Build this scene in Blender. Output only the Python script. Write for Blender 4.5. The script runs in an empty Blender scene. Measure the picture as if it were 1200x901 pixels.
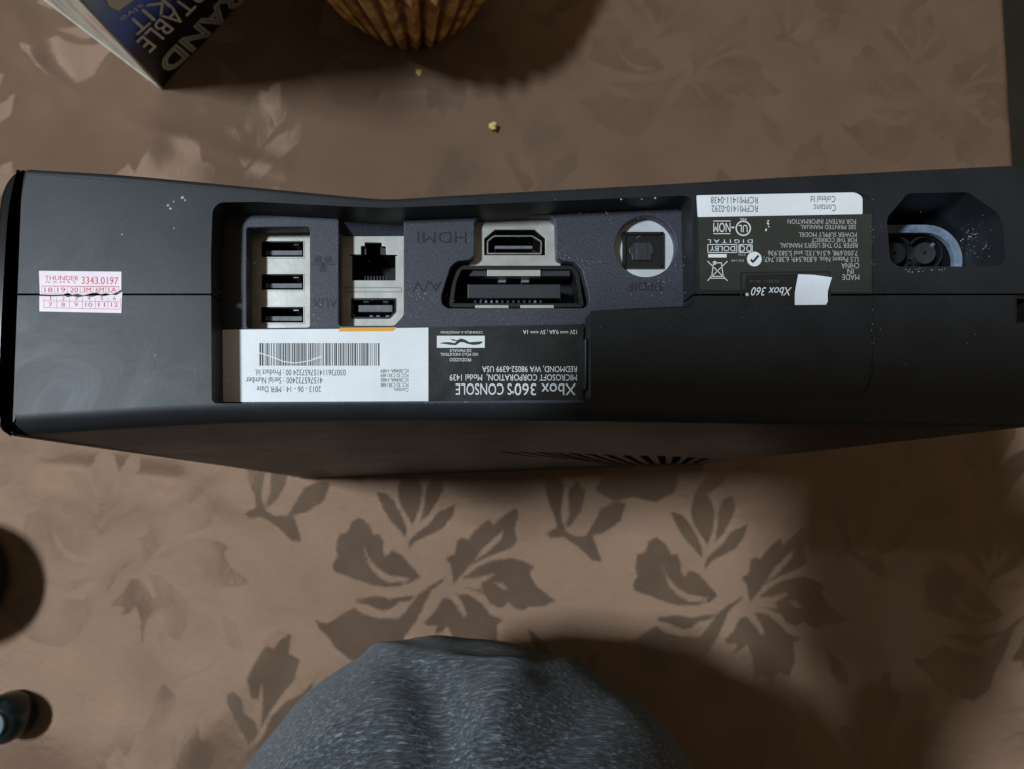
import bpy, bmesh, math, random
import numpy as np
from mathutils import Vector, Matrix
random.seed(7); np.random.seed(7)
S = 0.001                                   # everything below is written in millimetres
SC = bpy.context.scene
COL = SC.collection

# ------------------------------------------------------------------ camera
W0, H0, F = 1200.0, 901.0, 857.0            # photograph size and focal length in pixels
NADIR = (545.0, 580.0)                      # where the table's vertical runs to in the picture
ROLL = 0.016
CAMZ = 457.0                                # lens above the table
H = 264.0                                   # height of the console's back face above the table
_d = np.array([NADIR[0]-W0/2, -(NADIR[1]-H0/2), -F]); _d /= np.linalg.norm(_d)
_Z = -_d; _X = np.array([1, ROLL, 0.]); _X -= _Z*_X.dot(_Z); _X /= np.linalg.norm(_X); _Y = np.cross(_Z, _X)
CAM = np.array([_X, _Y, _Z])                # camera axes -> world
cd = bpy.data.cameras.new('camera'); cam = bpy.data.objects.new('camera', cd); COL.objects.link(cam)
cd.sensor_fit = 'HORIZONTAL'; cd.sensor_width = 36.0; cd.lens = 36.0*F/W0
cd.clip_start = 0.004; cd.clip_end = 30
mw = Matrix.Identity(4)
for i in range(3):
    for j in range(3): mw[i][j] = CAM[i][j]
mw.translation = (0, 0, CAMZ*S); cam.matrix_world = mw
cd.dof.use_dof = True; cd.dof.focus_distance = 0.205; cd.dof.aperture_fstop = 24
SC.camera = cam

# ------------------------------------------------------------------ room light
wd = bpy.data.worlds.new('World'); SC.world = wd; wd.use_nodes = True
bg = wd.node_tree.nodes['Background']; bg.inputs[0].default_value = (1.0, 0.84, 0.60, 1); bg.inputs[1].default_value = 0.15
ld = bpy.data.lights.new('ceiling_lamp', 'AREA'); ld.shape = 'RECTANGLE'; ld.size = 0.30; ld.size_y = 0.15
ld.energy = 54; ld.color = (0.77, 0.895, 1.0)
lamp = bpy.data.objects.new('ceiling_lamp', ld); COL.objects.link(lamp)
lamp.location = (-1.21, 0.22, 2.12)
lamp.rotation_euler = (Vector((0, 0, 0.2))-Vector(lamp.location)).to_track_quat('-Z', 'Y').to_euler()
vs = SC.view_settings; vs.view_transform = 'Standard'; vs.look = 'None'; vs.exposure = 0.0; vs.gamma = 1; vs.use_curve_mapping = False

# ------------------------------------------------------------------ pixel -> place
def ray(px, py): return CAM @ np.array([px-W0/2, -(py-H0/2), -F])
def at(px, py, z=0.0):
    w = ray(px, py); t = (z-CAMZ)/w[2]; return np.array([w[0]*t, w[1]*t, z])
def b(px, py, dep=0.0): return at(px, py, H-dep)            # on the console's back, dep below the face
def on_plane(px, py, p0, n):
    w = ray(px, py); o = np.array([0, 0, CAMZ]); t = np.dot(np.array(p0)-o, n)/np.dot(w, n); return o+w*t

# ------------------------------------------------------------------ materials
def mat(name, col, rough=.5, spec=.5, metal=0., bump=None, var=None, coat=0., sheen=0.):
    m = bpy.data.materials.new(name); m.use_nodes = True; nt = m.node_tree; p = nt.nodes['Principled BSDF']
    p.inputs['Base Color'].default_value = (*col, 1); p.inputs['Roughness'].default_value = rough
    p.inputs['Specular IOR Level'].default_value = spec; p.inputs['Metallic'].default_value = metal
    p.inputs['Coat Weight'].default_value = coat
    if sheen: p.inputs['Sheen Weight'].default_value = sheen
    tc = nt.nodes.new('ShaderNodeTexCoord')
    if bump:                                                # (scale, strength, distance mm)
        n = nt.nodes.new('ShaderNodeTexNoise'); n.inputs['Scale'].default_value = bump[0]; n.inputs['Detail'].default_value = 3
        nt.links.new(tc.outputs['Object'], n.inputs['Vector'])
        bp = nt.nodes.new('ShaderNodeBump'); bp.inputs['Strength'].default_value = bump[1]; bp.inputs['Distance'].default_value = bump[2]*S
        nt.links.new(n.outputs[0], bp.inputs['Height']); nt.links.new(bp.outputs[0], p.inputs['Normal'])
    if var:                                                 # (scale, darkest factor, lightest factor)
        n2 = nt.nodes.new('ShaderNodeTexNoise'); n2.inputs['Scale'].default_value = var[0]; n2.inputs['Detail'].default_value = 5
        n2.inputs['Roughness'].default_value = .65
        nt.links.new(tc.outputs['Object'], n2.inputs['Vector'])
        r = nt.nodes.new('ShaderNodeValToRGB'); r.color_ramp.elements[0].position = .3; r.color_ramp.elements[1].position = .7
        r.color_ramp.elements[0].color = (*[c*var[1] for c in col], 1); r.color_ramp.elements[1].color = (*[min(1, c*var[2]) for c in col], 1)
        nt.links.new(n2.outputs[0], r.inputs[0]); nt.links.new(r.outputs[0], p.inputs['Base Color'])
    return m
def smudge(m, lo, hi, scale):
    """handled plastic: the gloss wanders"""
    nt = m.node_tree; p = nt.nodes['Principled BSDF']; tc = nt.nodes.new('ShaderNodeTexCoord')
    n = nt.nodes.new('ShaderNodeTexNoise'); n.inputs['Scale'].default_value = scale; n.inputs['Detail'].default_value = 7; n.inputs['Roughness'].default_value = .7; n.inputs['Distortion'].default_value = 1.2
    nt.links.new(tc.outputs['Object'], n.inputs['Vector']); r = nt.nodes.new('ShaderNodeMapRange'); r.inputs[1].default_value = .3; r.inputs[2].default_value = .7; r.inputs[3].default_value = lo; r.inputs[4].default_value = hi
    nt.links.new(n.outputs[0], r.inputs[0]); nt.links.new(r.outputs[0], p.inputs['Roughness'])
def add_specks(m, scale, thresh, col, rough=None):
    """sparse pale dust on a plastic"""
    nt = m.node_tree; p = nt.nodes['Principled BSDF']
    v = nt.nodes.new('ShaderNodeTexVoronoi'); v.inputs['Scale'].default_value = scale
    tc = nt.nodes.new('ShaderNodeTexCoord'); nt.links.new(tc.outputs['Object'], v.inputs['Vector'])
    n = nt.nodes.new('ShaderNodeTexNoise'); n.inputs['Scale'].default_value = scale*.06; n.inputs['Detail'].default_value = 3
    nt.links.new(tc.outputs['Object'], n.inputs['Vector'])
    mu = nt.nodes.new('ShaderNodeMapRange'); mu.inputs[1].default_value = .45; mu.inputs[2].default_value = .75; mu.inputs[3].default_value = 0; mu.inputs[4].default_value = thresh
    nt.links.new(n.outputs[0], mu.inputs[0])
    lt = nt.nodes.new('ShaderNodeMath'); lt.operation = 'LESS_THAN'; nt.links.new(v.outputs['Distance'], lt.inputs[0]); nt.links.new(mu.outputs[0], lt.inputs[1])
    mx = nt.nodes.new('ShaderNodeMix'); mx.data_type = 'RGBA'
    bc = p.inputs['Base Color']
    if bc.is_linked: nt.links.new(bc.links[0].from_socket, mx.inputs[6])
    else: mx.inputs[6].default_value = bc.default_value
    mx.inputs[7].default_value = (*col, 1); nt.links.new(lt.outputs[0], mx.inputs[0]); nt.links.new(mx.outputs[2], bc)

M = {}
M['shell'] = mat('black_shell_plastic', (.0165, .0175, .0200), .44, .28, bump=(2600, .25, .07), var=(60, .8, 1.25)); smudge(M['shell'], .40, .48, 38); add_specks(M['shell'], 900, .10, (.16, .17, .18))
M['plate'] = mat('textured_port_plate', (.034, .036, .048), .50, .4, bump=(3600, .7, .12), var=(2400, .35, 2.0)); add_specks(M['plate'], 1200, .22, (.3, .32, .36))
M['door'] = mat('drive_door_plastic', (.016, .017, .018), .46, .3, bump=(2200, .25, .08), var=(50, .9, 1.15))
M['gloss'] = mat('glossy_black_panel', (.005, .0055, .006), .16, .3)
M['black'] = mat('black_connector_plastic', (.010, .010, .011), .45, .4, bump=(1500, .2, .05))
M['deep'] = mat('dark_cavity_plastic', (.006, .006, .006), .6, .3)
M['tongue'] = mat('grey_connector_tongue', (.15, .15, .16), .5, .4, var=(500, .7, 1.2))
M['avblock'] = mat('charcoal_connector_block', (.030, .031, .036), .42, .5, var=(400, .8, 1.2))
M['metal'] = mat('dull_steel_shield', (.50, .485, .445), .44, .5, metal=.4, bump=(900, .2, .08), var=(160, .76, 1.08)); add_specks(M['metal'], 700, .14, (.18, .16, .12))
M['bright'] = mat('bright_steel', (.72, .72, .72), .3, .5, metal=.9, var=(400, .7, 1.1))
M['white'] = mat('white_label_paper', (.79, .80, .815), .35, .5, bump=(90, .25, .25), var=(70, .92, 1.03)); smudge(M['white'], .25, .55, 60)
M['ink'] = mat('black_label_ink', (.035, .035, .04), .5, .3)
M['inkgrey'] = mat('grey_barcode_ink', (.10, .10, .11), .5, .3)
M['blacklabel'] = mat('black_label_film', (.013, .014, .014), .32, .5, bump=(90, .2, .25), var=(60, .75, 1.3)); smudge(M['blacklabel'], .25, .5, 60)
M['olivelabel'] = mat('dark_olive_label_film', (.030, .032, .027), .38, .5, var=(60, .85, 1.2))
M['print'] = mat('pale_label_print', (.72, .73, .72), .5, .3)
M['printdim'] = mat('dim_label_print', (.40, .41, .40), .5, .3)
M['orange'] = mat('orange_label_edge', (.78, .36, .03), .45, .4)
M['red'] = mat('red_sticker_ink', (.62, .05, .07), .5, .3)
M['redline'] = mat('faded_red_sticker_rules', (.52, .10, .16), .5, .3)
M['seal'] = mat('pinkish_seal_paper', (.80, .66, .71), .4, .4, var=(160, .9, 1.04))
M['sticker'] = mat('white_sticker_paper', (.78, .80, .86), .4, .4, var=(120, .94, 1.03))
M['emboss'] = mat('embossed_mark', (.016, .016, .020), .5, .4)
M['dust'] = mat('pale_dust', (.55, .56, .58), .9, .1)
M['optic'] = mat('optical_jack_surround', (.60, .62, .64), .5, .4, metal=.25, var=(150, .85, 1.05))
M['inlet'] = mat('lit_blue_inlet_rim', (.20, .25, .34), .5, .4, bump=(600, .4, .2), var=(350, .55, 1.15))  # pale blue base colour carries the lamp's light on the rim

# ------------------------------------------------------------------ mesh helpers
def link(name, me, m, parent=None, smooth=False, angle=35):
    o = bpy.data.objects.new(name, me); COL.objects.link(o)
    if m is not None and not me.materials: me.materials.append(m)
    if smooth:
        me.polygons.foreach_set('use_smooth', [True]*len(me.polygons)); me.set_sharp_from_angle(angle=math.radians(angle))
    if parent is not None: o.parent = parent
    return o
def mesh(verts, faces):
    me = bpy.data.meshes.new('m'); me.from_pydata([(v[0]*S, v[1]*S, v[2]*S) for v in verts], [], faces); me.update(); return me
class MB:
    def __init__(s): s.v = []; s.f = []
    def add(s, v, f):
        k = len(s.v); s.v += [tuple(p) for p in v]; s.f += [tuple(i+k for i in q) for q in f]; return s
    def build(s, name, m, parent=None, smooth=False, angle=35): return link(name, mesh(s.v, s.f), m, parent, smooth, angle)
def area2(P): return sum(P[i][0]*P[(i+1) % len(P)][1]-P[(i+1) % len(P)][0]*P[i][1] for i in range(len(P)))
def ccw(P): P = [tuple(p[:2]) for p in P]; return P if area2(P) > 0 else P[::-1]
def normals2(P):
    n = len(P); out = []
    for i in range(n):
        a, c, d = np.array(P[i-1]), np.array(P[i]), np.array(P[(i+1) % n])
        e1 = c-a; e2 = d-c; n1 = np.array([e1[1], -e1[0]])/(np.linalg.norm(e1)+1e-9); n2 = np.array([e2[1], -e2[0]])/(np.linalg.norm(e2)+1e-9)
        m = n1+n2; k = np.linalg.norm(m)
        m = n1 if k < 1e-6 else m/k
        out.append(m/max(.45, m.dot(n1)))
    return out
def inset(P, r): return [tuple(np.array(p)-n*r) for p, n in zip(P, normals2(P))]
def rounded(P, r, n=5):
    """round the corners of a polygon; r number or list"""
    out = []; N = len(P)
    for i in range(N):
        rr = r[i] if isinstance(r, (list, tuple)) else r
        a, c, d = np.array(P[i-1][:2]), np.array(P[i][:2]), np.array(P[(i+1) % N][:2])
        if rr <= 0: out.append(tuple(c)); continue
        la, ld_ = np.linalg.norm(a-c), np.linalg.norm(d-c); t = min(rr, la*.45, ld_*.45)
        p0 = c+(a-c)/la*t; p1 = c+(d-c)/ld_*t
        for k in range(n+1):
            s = k/n; out.append(tuple((1-s)**2*p0+2*s*(1-s)*c+s*s*p1))
    return out
def prism(P, z0, z1, bev=0.):
    """solid prism with a small chamfer on its top rim"""
    P = ccw(P); n = len(P); rings = [[(x, y, z0) for x, y in P]]
    if bev: rings += [[(x, y, z1-bev) for x, y in P], [(x, y, z1-bev*.3) for x, y in inset(P, bev*.3)], [(x, y, z1) for x, y in inset(P, bev)]]
    else: rings.append([(x, y, z1) for x, y in P])
    v = [p for r in rings for p in r]; f = []
    for k in range(len(rings)-1):
        for i in range(n): j = (i+1) % n; f.append((k*n+i, k*n+j, (k+1)*n+j, (k+1)*n+i))
    f.append(tuple(range(n))[::-1]); f.append(tuple((len(rings)-1)*n+i for i in range(n)))
    return v, f
def ring_wall(P, Q, z0, z1):
    """tube between outer outline P and inner outline Q (same count)"""
    n = len(P); v = [(x, y, z1) for x, y in P]+[(x, y, z1) for x, y in Q]+[(x, y, z0) for x, y in P]+[(x, y, z0) for x, y in Q]; f = []
    for i in range(n):
        j = (i+1) % n
        f += [(i, j, n+j, n+i), (2*n+i, 2*n+j, j, i), (n+i, n+j, 3*n+j, 3*n+i)]
    return v, f
def plate(outer, holes, z0, z1, bev=0.0):
    """flat slab with openings"""
    cu = bpy.data.curves.new('c', 'CURVE'); cu.dimensions = '2D'; cu.fill_mode = 'BOTH'
    for P in [outer]+holes:
        sp = cu.splines.new('POLY'); sp.points.add(len(P)-1)
        for i, p in enumerate(P): sp.points[i].co = (p[0], p[1], 0, 1)
        sp.use_cyclic_u = True
    cu.extrude = (z1-z0)/2-bev; cu.bevel_depth = bev; cu.bevel_resolution = 1; cu.offset = -bev
    o = bpy.data.objects.new('c', cu); me = bpy.data.meshes.new_from_object(o)
    bpy.data.objects.remove(o)
    co = np.empty(len(me.vertices)*3); me.vertices.foreach_get('co', co); co = co.reshape(-1, 3); co[:, 2] += (z0+z1)/2; co *= S
    me.vertices.foreach_set('co', co.ravel()); me.update(); return me
def B2(pts, dep): return [tuple(b(x, y, dep)[:2]) for x, y in pts]
def R4(x0, y0, x1, y1): return [(x0, y0), (x1, y0), (x1, y1), (x0, y1)]
def circ(cx, cy, r, n=40, ry=None): return [(cx+r*math.cos(2*math.pi*i/n), cy+(ry or r)*math.sin(2*math.pi*i/n)) for i in range(n)]
def empty(name, loc, label=None, cat=None, group=None):
    o = bpy.data.objects.new(name, None); COL.objects.link(o); o.location = [c*S for c in loc]; o.empty_display_size = .02
    tag(o, label, cat, group); return o
def tag(o, label=None, cat=None, group=None, kind=None):
    if label: o['label'] = label
    if cat: o['category'] = cat
    if group: o['group'] = group
    if kind: o['kind'] = kind
    return o

class Text:
    """collects strings; each is fitted into a picture quad that is laid on a real surface"""
    def __init__(s, proj): s.proj = proj; s.v = []; s.f = []
    def put(s, t, quad, shear=0., outline=0., spacing=1.):
        cu = bpy.data.curves.new('t', 'FONT'); cu.body = t; cu.size = 1; cu.shear = shear; cu.space_character = spacing; cu.resolution_u = 3
        if outline: cu.fill_mode = 'NONE'; cu.bevel_depth = outline; cu.bevel_resolution = 0
        o = bpy.data.objects.new('t', cu); me = bpy.data.meshes.new_from_object(o); bpy.data.objects.remove(o)
        n = len(me.vertices)
        if n == 0: return
        co = np.empty(n*3); me.vertices.foreach_get('co', co); co = co.reshape(-1, 3)
        lo = co.min(0); hi = co.max(0); u = (co-lo)/np.maximum(hi-lo, 1e-6)
        q = [np.array(p, float) for p in quad]              # start-base, end-base, end-top, start-top
        k = len(s.v)
        for a in u:
            p = q[0]*(1-a[0])*(1-a[1])+q[1]*a[0]*(1-a[1])+q[2]*a[0]*a[1]+q[3]*(1-a[0])*a[1]
            s.v.append(tuple(s.proj(*p)))
        s.f += [tuple(i+k for i in p.vertices) for p in me.polygons]
        bpy.data.meshes.remove(me)
    def flip(s, t, x0, y0, x1, y1, **kw): s.put(t, [(x1, y0), (x0, y0), (x0, y1), (x1, y1)], **kw)       # upside down in the picture
    def up(s, t, x0, y0, x1, y1, sk=0., **kw): s.put(t, [(x0, y1), (x1, y1+sk), (x1, y0+sk), (x0, y0)], **kw)
    def poly(s, pts):
        k = len(s.v); s.v += [tuple(s.proj(*p)) for p in pts]; s.f.append(tuple(range(k, k+len(pts))))
    def line(s, x0, y0, x1, y1, w):
        d = math.hypot(x1-x0, y1-y0); nx, ny = -(y1-y0)/d*w/2, (x1-x0)/d*w/2
        s.poly([(x0+nx, y0+ny), (x1+nx, y1+ny), (x1-nx, y1-ny), (x0-nx, y0-ny)])
    def annulus(s, cx, cy, r0, r1, n=28):
        k = len(s.v)
        for i in range(n):
            a = 2*math.pi*i/n
            for r in (r0, r1): s.v.append(tuple(s.proj(cx+r*math.cos(a), cy+r*math.sin(a))))
        for i in range(n): j = (i+1) % n; s.f.append((k+2*i, k+2*i+1, k+2*j+1, k+2*j))
    def build(s, name, m, parent): return link(name, mesh(s.v, s.f), m, parent)

# =================================================================== the setting
EDGE = lambda y: 378+(y-229)*.065           # right edge of the table
me = mesh([(-3000, -3000, -740), (3000, -3000, -740), (3000, 3000, -740), (-3000, 3000, -740)], [(0, 1, 2, 3)])
fl = link('floor', me, mat('dark_floor', (.035, .030, .022), .5, .4, var=(3, .7, 1.3))); tag(fl, kind='structure')

tb = empty('table', (0, 0, -740), 'table wholly covered by the brown patterned cloth', 'table')
def local(o, parent): o.matrix_parent_inverse = parent.matrix_basis.inverted(); return o
mwood = mat('dark_table_wood', (.06, .035, .02), .5)
TO = [(EDGE(-185)-3, -185), (EDGE(900)-3, 900), (-900, 900), (-900, -185)]
v, f = prism(TO, -30, -2.5, 2); t_ = link('tabletop', mesh(v, f), mwood, tb); local(t_, tb)
for x, y in ((-840, -130), (300, -130), (-840, 840), (360, 840)):
    v, f = prism(R4(x-25, y-25, x+25, y+25), -740, -30); t_ = link('leg', mesh(v, f), mwood, tb); local(t_, tb)

# ---- tablecloth with its woven leaves
def crop(ox, oy, sc, pts): return [tuple(at(ox+x/sc, oy+y/sc, 0)[:2]) for x, y in pts]
m1 = lambda pts: crop(370, 560, 4, pts)
m2 = lambda pts: crop(640, 560, 4, pts)
m3 = lambda pts: crop(130, 690, 4.271, pts)
LEAF = [
 m1([(205,180),(250,215),(272,265),(300,260),(318,300),(315,345),(330,370),(355,338),(400,355),(430,390),(492,462),(440,490),(370,508),(280,503),(200,478),(80,432),(78,400),(100,370),(95,330),(105,265),(150,250),(165,205)]),
 m1([(283,62),(330,70),(370,110),(400,170),(425,230),(425,285),(395,245),(340,185),(310,130)]),
 m1([(385,40),(400,-10),(440,-40),(480,-5),(500,55),(490,130),(455,220),(410,150),(388,100)]),
 m1([(515,55),(545,0),(590,-20),(600,50),(570,110),(530,170),(490,205),(510,130)]),
 m1([(660,118),(640,180),(590,240),(500,280),(460,300),(432,340),(440,290),(480,250),(530,215),(570,160)]),
 m1([(945,140),(950,180),(930,235),(945,290),(920,325),(850,350),(790,375),(720,410),(645,495),(640,450),(635,405),(608,378),(650,355),(665,290),(690,275),(715,290),(740,250),(815,188),(830,220),(870,185),(920,145)]),
 m1([(690,470),(760,415),(830,385),(920,372),(980,390),(1025,415),(1000,445),(1030,500),(1125,578),(1060,600),(1000,600),(970,622),(930,605),(905,580),(865,610),(820,590),(790,545),(700,515),(785,522),(770,495),(840,455),(830,445),(760,465)]),
 m1([(590,565),(625,560),(660,600),(690,650),(710,640),(690,590),(660,540),(720,545),(780,590),(820,640),(885,662),(850,685),(850,780),(820,850),(760,820),(735,900),(690,840),(650,860),(640,740),(620,690),(590,720),(560,730),(570,690),(520,690),(510,675),(560,625)]),
 m1([(610,465),(560,490),(480,545),(430,610),(390,655),(300,655),(220,635),(180,605),(130,630),(60,680),(0,665),(20,705),(60,740),(100,800),(180,860),(300,880),(380,830),(420,735),(470,670),(510,590),(540,530),(600,480)]),
 m1([(185,565),(290,550),(350,565),(430,550),(470,550),(440,575),(390,580),(350,615),(310,620),(240,590),(190,580)]),
 m2([(0,260),(50,230),(40,180),(10,110),(-10,20),(40,-30),(85,30),(70,150),(75,200),(90,230),(110,160),(105,60),(140,10),(185,60),(170,140),(130,210),(85,240),(130,270),(190,270),(230,200),(260,140),(330,110),(378,120),(350,200),(280,250),(215,270),(240,320),(262,390),(220,385),(150,320),(80,275),(20,280)]),
 m3([(905,225),(890,320),(945,350),(920,450),(860,520),(790,620),(750,700),(760,560),(760,450),(735,560),(700,540),(685,450),(720,370),(780,275),(815,300),(860,240)]),
 m3([(580,520),(620,510),(660,550),(665,620),(720,660),(740,720),(690,780),(660,720),(620,640),(585,570)]),
 m3([(260,470),(330,540),(340,600),(380,560),(440,640),(450,750),(500,760),(530,800),(500,900),(380,960),(260,930),(150,960),(50,901),(130,740),(220,600),(230,520)]),
 m3([(540,100),(580,130),(630,180),(665,260),(660,310),(610,300),(570,250),(560,170)]),
 m3([(1010,460),(960,520),(880,560),(800,640),(760,740),(640,860),(600,930),(700,900),(820,800),(900,700),(1000,600)]),
]
HOLE = [
 m1([(220,310),(250,370),(290,420),(350,455),(440,466),(430,484),(340,488),(290,455),(250,410)]),
 m1([(878,242),(868,285),(800,352),(735,392),(780,330),(840,278)]),
 m1([(835,488),(870,488),(908,520),(880,522)]),
]
A1 = at(790, 688)[:2]-at(440, 645)[:2]; A1 = np.array([A1[0], A1[1]*.6]); A2 = np.array([A1[0]*.5-8, 168.])
GX0, GX1, GY0, GY1, GS = -520., 470., -270., 560., 1.5
gx = np.arange(GX0, GX1+.1, GS); gy = np.arange(GY0, GY1+.1, GS); XX, YY = np.meshgrid(gx, gy)
def sdf_stamp(F_, P, sign_min=True):
    P = np.array(P); lo = P.min(0)-4; hi = P.max(0)+4
    i0, i1 = np.searchsorted(gx, [lo[0], hi[0]]); j0, j1 = np.searchsorted(gy, [lo[1], hi[1]])
    if i1 <= i0 or j1 <= j0: return
    X, Y = XX[j0:j1, i0:i1], YY[j0:j1, i0:i1]; d = np.full(X.shape, 1e9); ins = np.zeros(X.shape, bool)
    for k in range(len(P)):
        a, c = P[k-1], P[k]; e = c-a; L = e.dot(e)+1e-9
        t = np.clip(((X-a[0])*e[0]+(Y-a[1])*e[1])/L, 0, 1); d = np.minimum(d, np.hypot(X-a[0]-t*e[0], Y-a[1]-t*e[1]))
        cr = ((a[1] > Y) != (c[1] > Y)) & (X < (c[0]-a[0])*(Y-a[1])/(c[1]-a[1]+1e-12)+a[0]); ins ^= cr
    sd = np.where(ins, -d, d)
    if sign_min: F_[j0:j1, i0:i1] = np.minimum(F_[j0:j1, i0:i1], sd)
    else: F_[j0:j1, i0:i1] = np.maximum(F_[j0:j1, i0:i1], -sd)
FLD = np.full(XX.shape, 4.0)
for i in range(-6, 6):
    for j in range(-2, 5):
        o = A1*i+A2*j
        if j % 2: o = o+np.array([12., 0])
        for P in LEAF: sdf_stamp(FLD, [(p[0]+o[0], p[1]+o[1]) for p in P])
        for P in HOLE: sdf_stamp(FLD, [(p[0]+o[0], p[1]+o[1]) for p in P], False)
FLD = np.clip(FLD, -4, 4)
Zc = np.zeros(XX.shape)
def fold(px0, py0, px1, py1, w, h):
    """a soft ridge in the cloth between two spots"""
    global Zc
    a = at(px0, py0)[:2]; c = at(px1, py1)[:2]; e = c-a; L = e.dot(e)
    t = ((XX-a[0])*e[0]+(YY-a[1])*e[1])/L; d = np.hypot(XX-a[0]-np.clip(t, 0, 1)*e[0], YY-a[1]-np.clip(t, 0, 1)*e[1])
    Zc += h*np.exp(-(d/w)**2)
fold(-40, 190, 170, 165, 14, 2.0); fold(150, 140, 330, 200, 7, 1.6); fold(60, 120, 20, 20, 10, 2.2); fold(330, 110, 560, 95, 9, 2.4)
fold(600, 75, 760, 20, 12, 3.2); fold(760, 95, 900, 150, 10, 1.4); fold(960, 40, 1170, 120, 12, 1.8); fold(200, 900, 330, 720, 14, 1.2)
fold(60, 545, 200, 560, 8, .9); fold(860, 600, 1190, 640, 12, 1.0); fold(1080, 840, 1190, 700, 10, 1.4); fold(240, 120, 330, 40, 8, 1.5); fold(-10, 40, 90, 110, 6, 1.4)
rng = np.random.RandomState(3)
for k in range(26):
    a = rng.uniform(0, math.pi*2); L = rng.uniform(45, 160); ph = rng.uniform(0, 7); Zc += .10*L/60*np.sin((XX*math.cos(a)+YY*math.sin(a))*2*math.pi/L+ph)
Zc -= Zc.min()*.0+.0
near = np.clip((np.hypot(np.clip(np.abs(XX-20)-150, 0, None), np.clip(np.abs(YY-52)-40, 0, None)))/25, 0, 1)
Zc *= near; Zc = np.maximum(Zc, -1.2)
ex = EDGE(YY); over = XX-ex; R_ = 7.0
ang = np.clip(over/R_, 0, math.pi/2); XO = np.where(over > 0, ex+R_*np.sin(ang), XX)
ZO = np.where(over > 0, -R_*(1-np.cos(ang))-np.clip(over-R_*math.pi/2, 0, None), 0)
ov2 = -180-YY; an2 = np.clip(ov2/R_, 0, math.pi/2); YO = np.where(ov2 > 0, -180-R_*np.sin(an2), YY); ZO = np.where(ov2 > 0, ZO-R_*(1-np.cos(an2))-np.clip(ov2-R_*math.pi/2, 0, None), ZO)
XO = XO+np.where(over > 12, 3*np.sin(YY/23.)*np.clip((over-12)/60, 0, 1), 0)
verts = np.stack([XO, YO, ZO+Zc*np.clip(1-over/5, 0, 1)], -1).reshape(-1, 3)*S
ny_, nx_ = XX.shape; idx = np.arange(ny_*nx_).reshape(ny_, nx_)
quads = np.stack([idx[:-1, :-1], idx[:-1, 1:], idx[1:, 1:], idx[1:, :-1]], -1).reshape(-1, 4)
me = bpy.data.meshes.new('cloth'); me.vertices.add(len(verts)); me.vertices.foreach_set('co', verts.ravel())
me.loops.add(quads.size); me.loops.foreach_set('vertex_index', quads.ravel().astype(np.int32))
me.polygons.add(len(quads)); me.polygons.foreach_set('loop_start', np.arange(0, quads.size, 4, dtype=np.int32)); me.polygons.foreach_set('loop_total', np.full(len(quads), 4, dtype=np.int32))
me.update(calc_edges=True); me.polygons.foreach_set('use_smooth', [True]*len(quads))
at_ = me.attributes.new('weave', 'FLOAT', 'POINT'); at_.data.foreach_set('value', FLD.ravel().astype(np.float32))
m = bpy.data.materials.new('brown_damask'); m.use_nodes = True; nt = m.node_tree; p = nt.nodes['Principled BSDF']; NN = nt.nodes.new; LK = nt.links.new
aw = NN('ShaderNodeAttribute'); aw.attribute_name = 'weave'; tc = NN('ShaderNodeTexCoord')
jn = NN('ShaderNodeTexNoise'); jn.inputs['Scale'].default_value = 420; jn.inputs['Detail'].default_value = 3; LK(tc.outputs['Object'], jn.inputs['Vector'])
ja = NN('ShaderNodeMath'); ja.operation = 'MULTIPLY_ADD'; ja.inputs[1].default_value = 2.2; LK(jn.outputs[0], ja.inputs[0]); LK(aw.outputs['Fac'], ja.inputs[2])
mr = NN('ShaderNodeMapRange'); mr.inputs[1].default_value = .4; mr.inputs[2].default_value = 1.9; mr.inputs[3].default_value = 1; mr.inputs[4].default_value = 0; LK(ja.outputs[0], mr.inputs[0])
def colvar(c, sc, lo, hi):
    n = NN('ShaderNodeTexNoise'); n.inputs['Scale'].default_value = sc; n.inputs['Detail'].default_value = 6; LK(tc.outputs['Object'], n.inputs['Vector'])
    r = NN('ShaderNodeValToRGB'); r.color_ramp.elements[0].position = .32; r.color_ramp.elements[1].position = .68
    r.color_ramp.elements[0].color = (*[x*lo for x in c], 1); r.color_ramp.elements[1].color = (*[x*hi for x in c], 1); LK(n.outputs[0], r.inputs[0]); return r
g = colvar((.272, .172, .116), 26, .92, 1.06); lf = colvar((.236, .153, .106), 40, .9, 1.1)
# satin floats: the ground's run one way and the leaves' the other, so their sheen differs with the light
def satin(c, tan, tilt, amt, rough):
    d = NN('ShaderNodeBsdfDiffuse'); LK(c.outputs[0], d.inputs['Color'])
    gl = NN('ShaderNodeBsdfAnisotropic'); gl.inputs['Roughness'].default_value = rough; gl.inputs['Anisotropy'].default_value = .85
    t = NN('ShaderNodeCombineXYZ'); t.inputs[0].default_value, t.inputs[1].default_value = tan; LK(t.outputs[0], gl.inputs['Tangent']); LK(c.outputs[0], gl.inputs['Color'])
    va = NN('ShaderNodeVectorMath'); va.operation = 'ADD'; va.inputs[1].default_value = (*tilt, 0); vn = NN('ShaderNodeVectorMath'); vn.operation = 'NORMALIZE'; LK(va.outputs[0], vn.inputs[0]); LK(vn.outputs[0], gl.inputs['Normal'])
    x = NN('ShaderNodeMixShader'); x.inputs[0].default_value = amt; LK(d.outputs[0], x.inputs[1]); LK(gl.outputs[0], x.inputs[2]); return x, (d.inputs['Normal'], va.inputs[0])
sa, sn1 = satin(g, (0, 1), (-.12, .12), .42, .60); sb, sn2 = satin(lf, (1, 0), (.05, -.10), .42, .60)
ms = NN('ShaderNodeMixShader'); LK(mr.outputs[0], ms.inputs[0]); LK(sa.outputs[0], ms.inputs[1]); LK(sb.outputs[0], ms.inputs[2])
LK(ms.outputs[0], nt.nodes['Material Output'].inputs['Surface'])
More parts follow.
